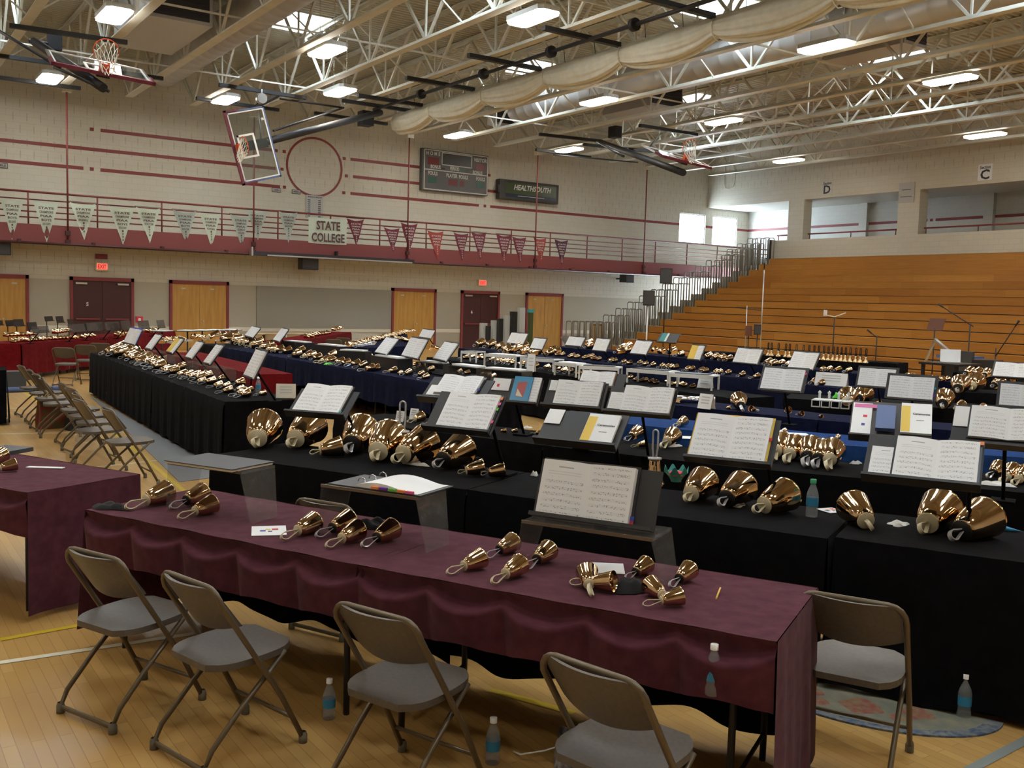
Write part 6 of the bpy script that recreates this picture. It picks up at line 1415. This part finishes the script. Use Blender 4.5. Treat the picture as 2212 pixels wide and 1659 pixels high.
p_ = Py(1434, 700, 25.2); pole_thing('speaker_stand', 'higher grey loudspeaker on a dark pole before the gallery end', 'loudspeaker', p_.x, 25.2, 2.9, spk(.42, .32, .52, 2.75), True, 'black_steel', .02, rz=-.7)
gx = 23.3
def atx(px, x=gx): return Px(px, 700, x).y
pole_thing('microphone_stand', 'tall silver microphone mast in front of the bleachers', 'microphone stand', gx, atx(1645), 3.15, mic((0, 0, 3.1), (0, 0, 3.2)), True, 'aluminium', .018)
b = MB(); b.tube([(0, -.55, 1.92), (0, .5, 1.98)], .012, 6); pole_thing('stereo_bar_stand', 'stand with horizontal crossbar left of the tall mast', 'microphone stand', gx - 1, atx(1612, gx - 1), 2.05, [('crossbar', b, 'black_steel')], True, 'aluminium')
pole_thing('speaker_stand', 'small black monitor speaker beside the tall mast', 'loudspeaker', gx - 1, atx(1637, gx - 1), 1.25, spk(.2, .18, .3, 1.2), rz=-.9)
pole_thing('speaker_stand', 'small brownish monitor speaker beside the crossbar stand', 'loudspeaker', gx - 1, atx(1617, gx - 1) - .02, 1.2, [(a_, c_, 'rust_brown') for a_, c_, _ in spk(.2, .1, .3, 1.15)], rz=-.9)
b = MB(); b.tube([(0, .3, 1.85), (0, 0, 1.8), (0, -.35, 1.92)], .014, 6); h = MB(); h.box(-.04, .04, .28, .34, 1.82, 1.98); pole_thing('camera_stand', 'leaning black stand with white cradle before the bleachers', 'microphone stand', gx - 1, atx(1802, gx - 1), 1.8, [('arm', b, 'white_paint'), ('cradle', h, 'white_paint')])
pole_thing('microphone_stand', 'short black microphone stand in front of the lower bleachers', 'microphone stand', gx - 1, atx(1896, gx - 1), 1.35, mic((0, 0, 1.3), (0, .16, 1.40)))
b = MB(); b.frame((-.02, -.27, 1.55), (0, .54, 0), (.09, 0, .30), (.012, 0, 0)); pole_thing('music_stand', 'empty dark conductor music stand before the bleachers', 'music stand', gx - 1, atx(2020, gx - 1), 1.6, [('desk', b, 'rust_brown')], rz=-.3)
pole_thing('microphone_stand', 'boom microphone stand reaching left before the bleachers', 'microphone stand', gx - 1, atx(2096, gx - 1), 1.75, mic((0, -.08, 1.68), (0, .72, 2.12)))
pole_thing('microphone_stand', 'leaning boom microphone stand at far right before the bleachers', 'microphone stand', gx - 1, atx(2155, gx - 1), 1.2, mic((0, 0, 1.0), (0, -.42, 1.72)))
y = atx(2085, 21.2); t = thing('equipment_rack', 'dark equipment rack with blue cloth and slanted silver frame', 'equipment', (21.2, y, 0), -.5)
b = MB(); b.box(-.35, .35, -1.0, .2, .0, .98); obj('cabinet', b, 'black_plastic', t); b = MB(); b.box(-.36, -.3, -.95, -.4, .7, 1.15); obj('mixer_face', b, 'dark_grey', t); b = MB(); b.bar((-.3, .7, 1.35), (-.3, -.6, .85), .07, .05); obj('silver_frame', b, 'aluminium', t); b = MB(); b.bar((-.3, .68, 1.38), (-.3, 1.1, .8), .05, .04); obj('silver_frame', b, 'aluminium', t)
b = MB(); b.box(-.45, .3, -.35, .35, .95, 1.02); obj('blue_cloth', b, 'blue_vinyl', t)
t = thing('laptop', 'open laptop with white screen left of the blue cloth', 'laptop', (19.5, atx(2058, 19.5), ZT + .1), -.9); b = MB(); b.frame((-.2, 0, .02), (.4, 0, 0), (0, .06, .26), (0, .01, 0)); obj('screen', b, 'paper', t); b = MB(); b.box(-.2, .2, -.25, 0, 0, .02); obj('base', b, 'aluminium', t)
t.location.z = .93; tb = thing('side_table', 'small dark table carrying the open laptop', 'table', (19.5, atx(2058, 19.5), 0)); b = MB(); b.box(-.45, .45, -.45, .45, .88, .925); obj('top', b, 'black_plastic', tb)
for sx_ in (-.38, .38):
    for sy_ in (-.38, .38): b = MB(); b.box(sx_ - .03, sx_ + .03, sy_ - .03, sy_ + .03, 0, .88); obj('leg', b, 'black_plastic', tb)
# bass chime boxes
for i, (xa, xb, top, m_) in enumerate(((1041, 1053, 698, 'tube_grey'), (1053.5, 1064.5, 704, 'black_plastic'), (1065.5, 1076.5, 692, 'tube_grey'), (1078, 1090, 688, 'black_plastic'), (1092.5, 1104.5, 681.5, 'tube_grey'), (1107, 1118.5, 673, 'black_plastic'), (1123, 1135, 664.7, 'tube_grey'))):
    a = Py(xa, top, 25.4 - i * .12); c = Py(xb, top, 25.4 - i * .12); t = thing('chime_tube', '%s square bass chime standing upright, %s from the left' % ('pale grey' if m_ == 'tube_grey' else 'black', ordn(i)), 'chime', (a.x, a.y, .12), 0, 'upright bass chimes'); w = c.x - a.x
    b = MB(); b.box(0, w, 0, .14, 0, a.z - .12); obj('tube', b, m_, t); b = MB(); b.box(-.02, w + .02, -.05, .2, -.12, 0); obj('foot', b, 'black_steel', t); b = MB(); b.tube([(w / 2, -.015, .55), (w / 2, 0, .55)], .03, 8); obj('sound_hole', b, 'ink', t)
a = Py(1145, 668, 24.2); t = thing('instrument_tower', 'narrow dark green upright instrument before the right oak door', 'instrument', (a.x, 24.2, 0)); b = MB(); b.box(0, .13, 0, .1, .1, a.z); obj('column', b, 'sign_green', t); b = MB(); b.box(-.1, .23, -.1, .2, 0, .1); obj('foot', b, 'black_steel', t); b = MB(); b.box(-.02, .15, -.02, .12, a.z - .1, a.z); obj('head', b, 'teal', t)
# fan of silver sheets
p_ = Pz(1222, 752, ZT + .056); t = thing('reflector', 'shiny silver cone shaped reflector left of the yellow striped book', 'reflector', (p_.x, p_.y, ZT + .056), -.9); b = MB(); b.grid(lambda i, j: ((.05 + .22 * j) * math.cos(.6 + 1.6 * i), .04 * i, .05 + (.05 + .22 * j) * math.sin(.6 + 1.6 * i)), 14, 3); obj('cone', b, 'aluminium', t)
# board with brown panels against the wall
p_ = Py(1288, 715, 31.5); t = thing('framed_board', 'framed tan board with three panels leaning near the bleachers', 'board', (p_.x - .32, 31.5, 0)); b = MB(); b.box(0, .62, 0, .06, .0, 1.15); obj('frame', b, 'slat_wood', t)
for k in range(3): b = MB(); b.box(.05 + k * .19, .2 + k * .19, -.01, 0, .06, 1.08); obj('panel', b, 'cardboard', t)
# cardboard cubbies near the wall panel
for i, (px, w) in enumerate(((566, .9), (600, .8), (648, 1.3))):
    p_ = Pz(px, 728, .72); t = thing('wooden_box', 'light wooden box shelf before the grey wall panel, %s from the left' % ordn(i), 'box', (p_.x, p_.y, 0), .9, 'light wooden boxes'); b = MB()
    b.box(0, w, 0, .4, .78, .80); b.box(0, w, 0, .4, 0, .02); b.box(0, .02, 0, .4, 0, .8); b.box(w - .02, w, 0, .4, 0, .8); b.box(0, w, .38, .4, 0, .8); obj('case', b, 'cardboard', t); b = MB(); b.box(w / 2 - .01, w / 2 + .01, 0, .38, .02, .78); obj('divider', b, 'cardboard', t)
# long table with white folders before the left oak door
for i, px in enumerate((350, 405, 437, 466, 500)):
    p_ = Pz(px, 715 - i * .6, 1.0); t = thing('music_stand', 'low flat desk with white folder before the left oak door, %s from the left' % ordn(i), 'music stand', (p_.x, p_.y, 0), .9, 'flat desks before the oak door')
    b = MB(); b.box(-.3, .3, -.2, .2, .985, 1.0); obj('desk', b, 'stand_grey', t); b = MB(); b.tube([(0, 0, .02), (0, 0, .985)], .02, 8); obj('post', b, 'black_steel', t); b = MB(); b.box(-.2, .2, -.2, .2, 0, .02); obj('base', b, 'black_steel', t)
    flatbox('paper_sheet', (p_.x, p_.y, 1.0), .9, .5, .34, .02, 'paper', 'white folder lying on the low desk before the oak door, %s from the left' % ordn(i), 'folder', 'folders before the oak door')

# black and smoky risers beyond the long navy row and the long black row
def small_riser(pl, pr, z, label, m, grp, dep=.26, papers=True):
    a = Pz(*pl, z); c = Pz(*pr, z); u = c - a; Wd = u.length; rz = math.atan2(u.y, u.x); h = z - ZT - .008
    t = thing('table_riser', label, 'riser', (a.x, a.y, ZT + .008), rz, grp)
    b = MB(); b.box(0, Wd, 0, dep, h - .012, h); obj('top_board', b, m, t)
    for x in (.0, Wd - .01): b = MB(); b.box(x, x + .01, 0, dep, 0, h - .012); obj('side_panel', b, m, t)
    if m == 'black_plastic': b = MB(); b.box(0, Wd, 0, .01, 0, h - .012); obj('front_panel', b, m, t)
    if papers:
        b = MB(); b.frame((Wd * .08, .03, h + .001), (Wd * .8, 0, 0), (0, dep * .8, 0), (0, 0, .022)); o = obj('music_folder', b, 'paper', loc=t.location); o.rotation_euler = (0, 0, rz); tag(o, 'white papers on ' + label, 'papers', 'papers on ' + grp)
g1 = 'black box risers beyond the long navy row'
for i, (pl, pr) in enumerate((((607, 737), (660, 741)), ((679, 744), (733, 749)), ((728, 757), (788, 760)), ((802, 768), (860, 776)))): small_riser(pl, pr, 1.0, 'black box riser beyond the navy row, %s from the left' % ordn(i), 'black_plastic', g1)
g2 = 'smoky clear risers beyond the navy row'
for i, (pl, pr) in enumerate((((898, 781), (958, 786)), ((968, 788), (1030, 795)), ((1038, 796), (1128, 803)))): small_riser(pl, pr, .98, 'smoky clear riser right of the black ones, %s from the left' % ordn(i), 'acrylic_far', g2)
g3 = 'clear risers along the long black row'
for i, (pl, pr) in enumerate((((318, 756), (352, 763)), ((362, 765), (400, 774)), ((404, 780), (440, 790)), ((444, 789), (478, 797)))): small_riser(pl, pr, .96, 'clear riser on the long black row, %s from its far end' % ordn(i), 'acrylic', g3, .2, False)
q = Pz(12, 918, 0); folding_table((q.x - 1.9, q.y + .25), (q.x - .04, q.y), .7, ZT, 'folding table under black cloth cut by the left edge', 'left edge table'); cloth((q.x - 1.9, q.y + .25), (q.x, q.y), .7, ZT, 'cloth_black', .02, 'black cloth cut by the left edge beyond the maroon one', ends=(.02, .02), seed=11)
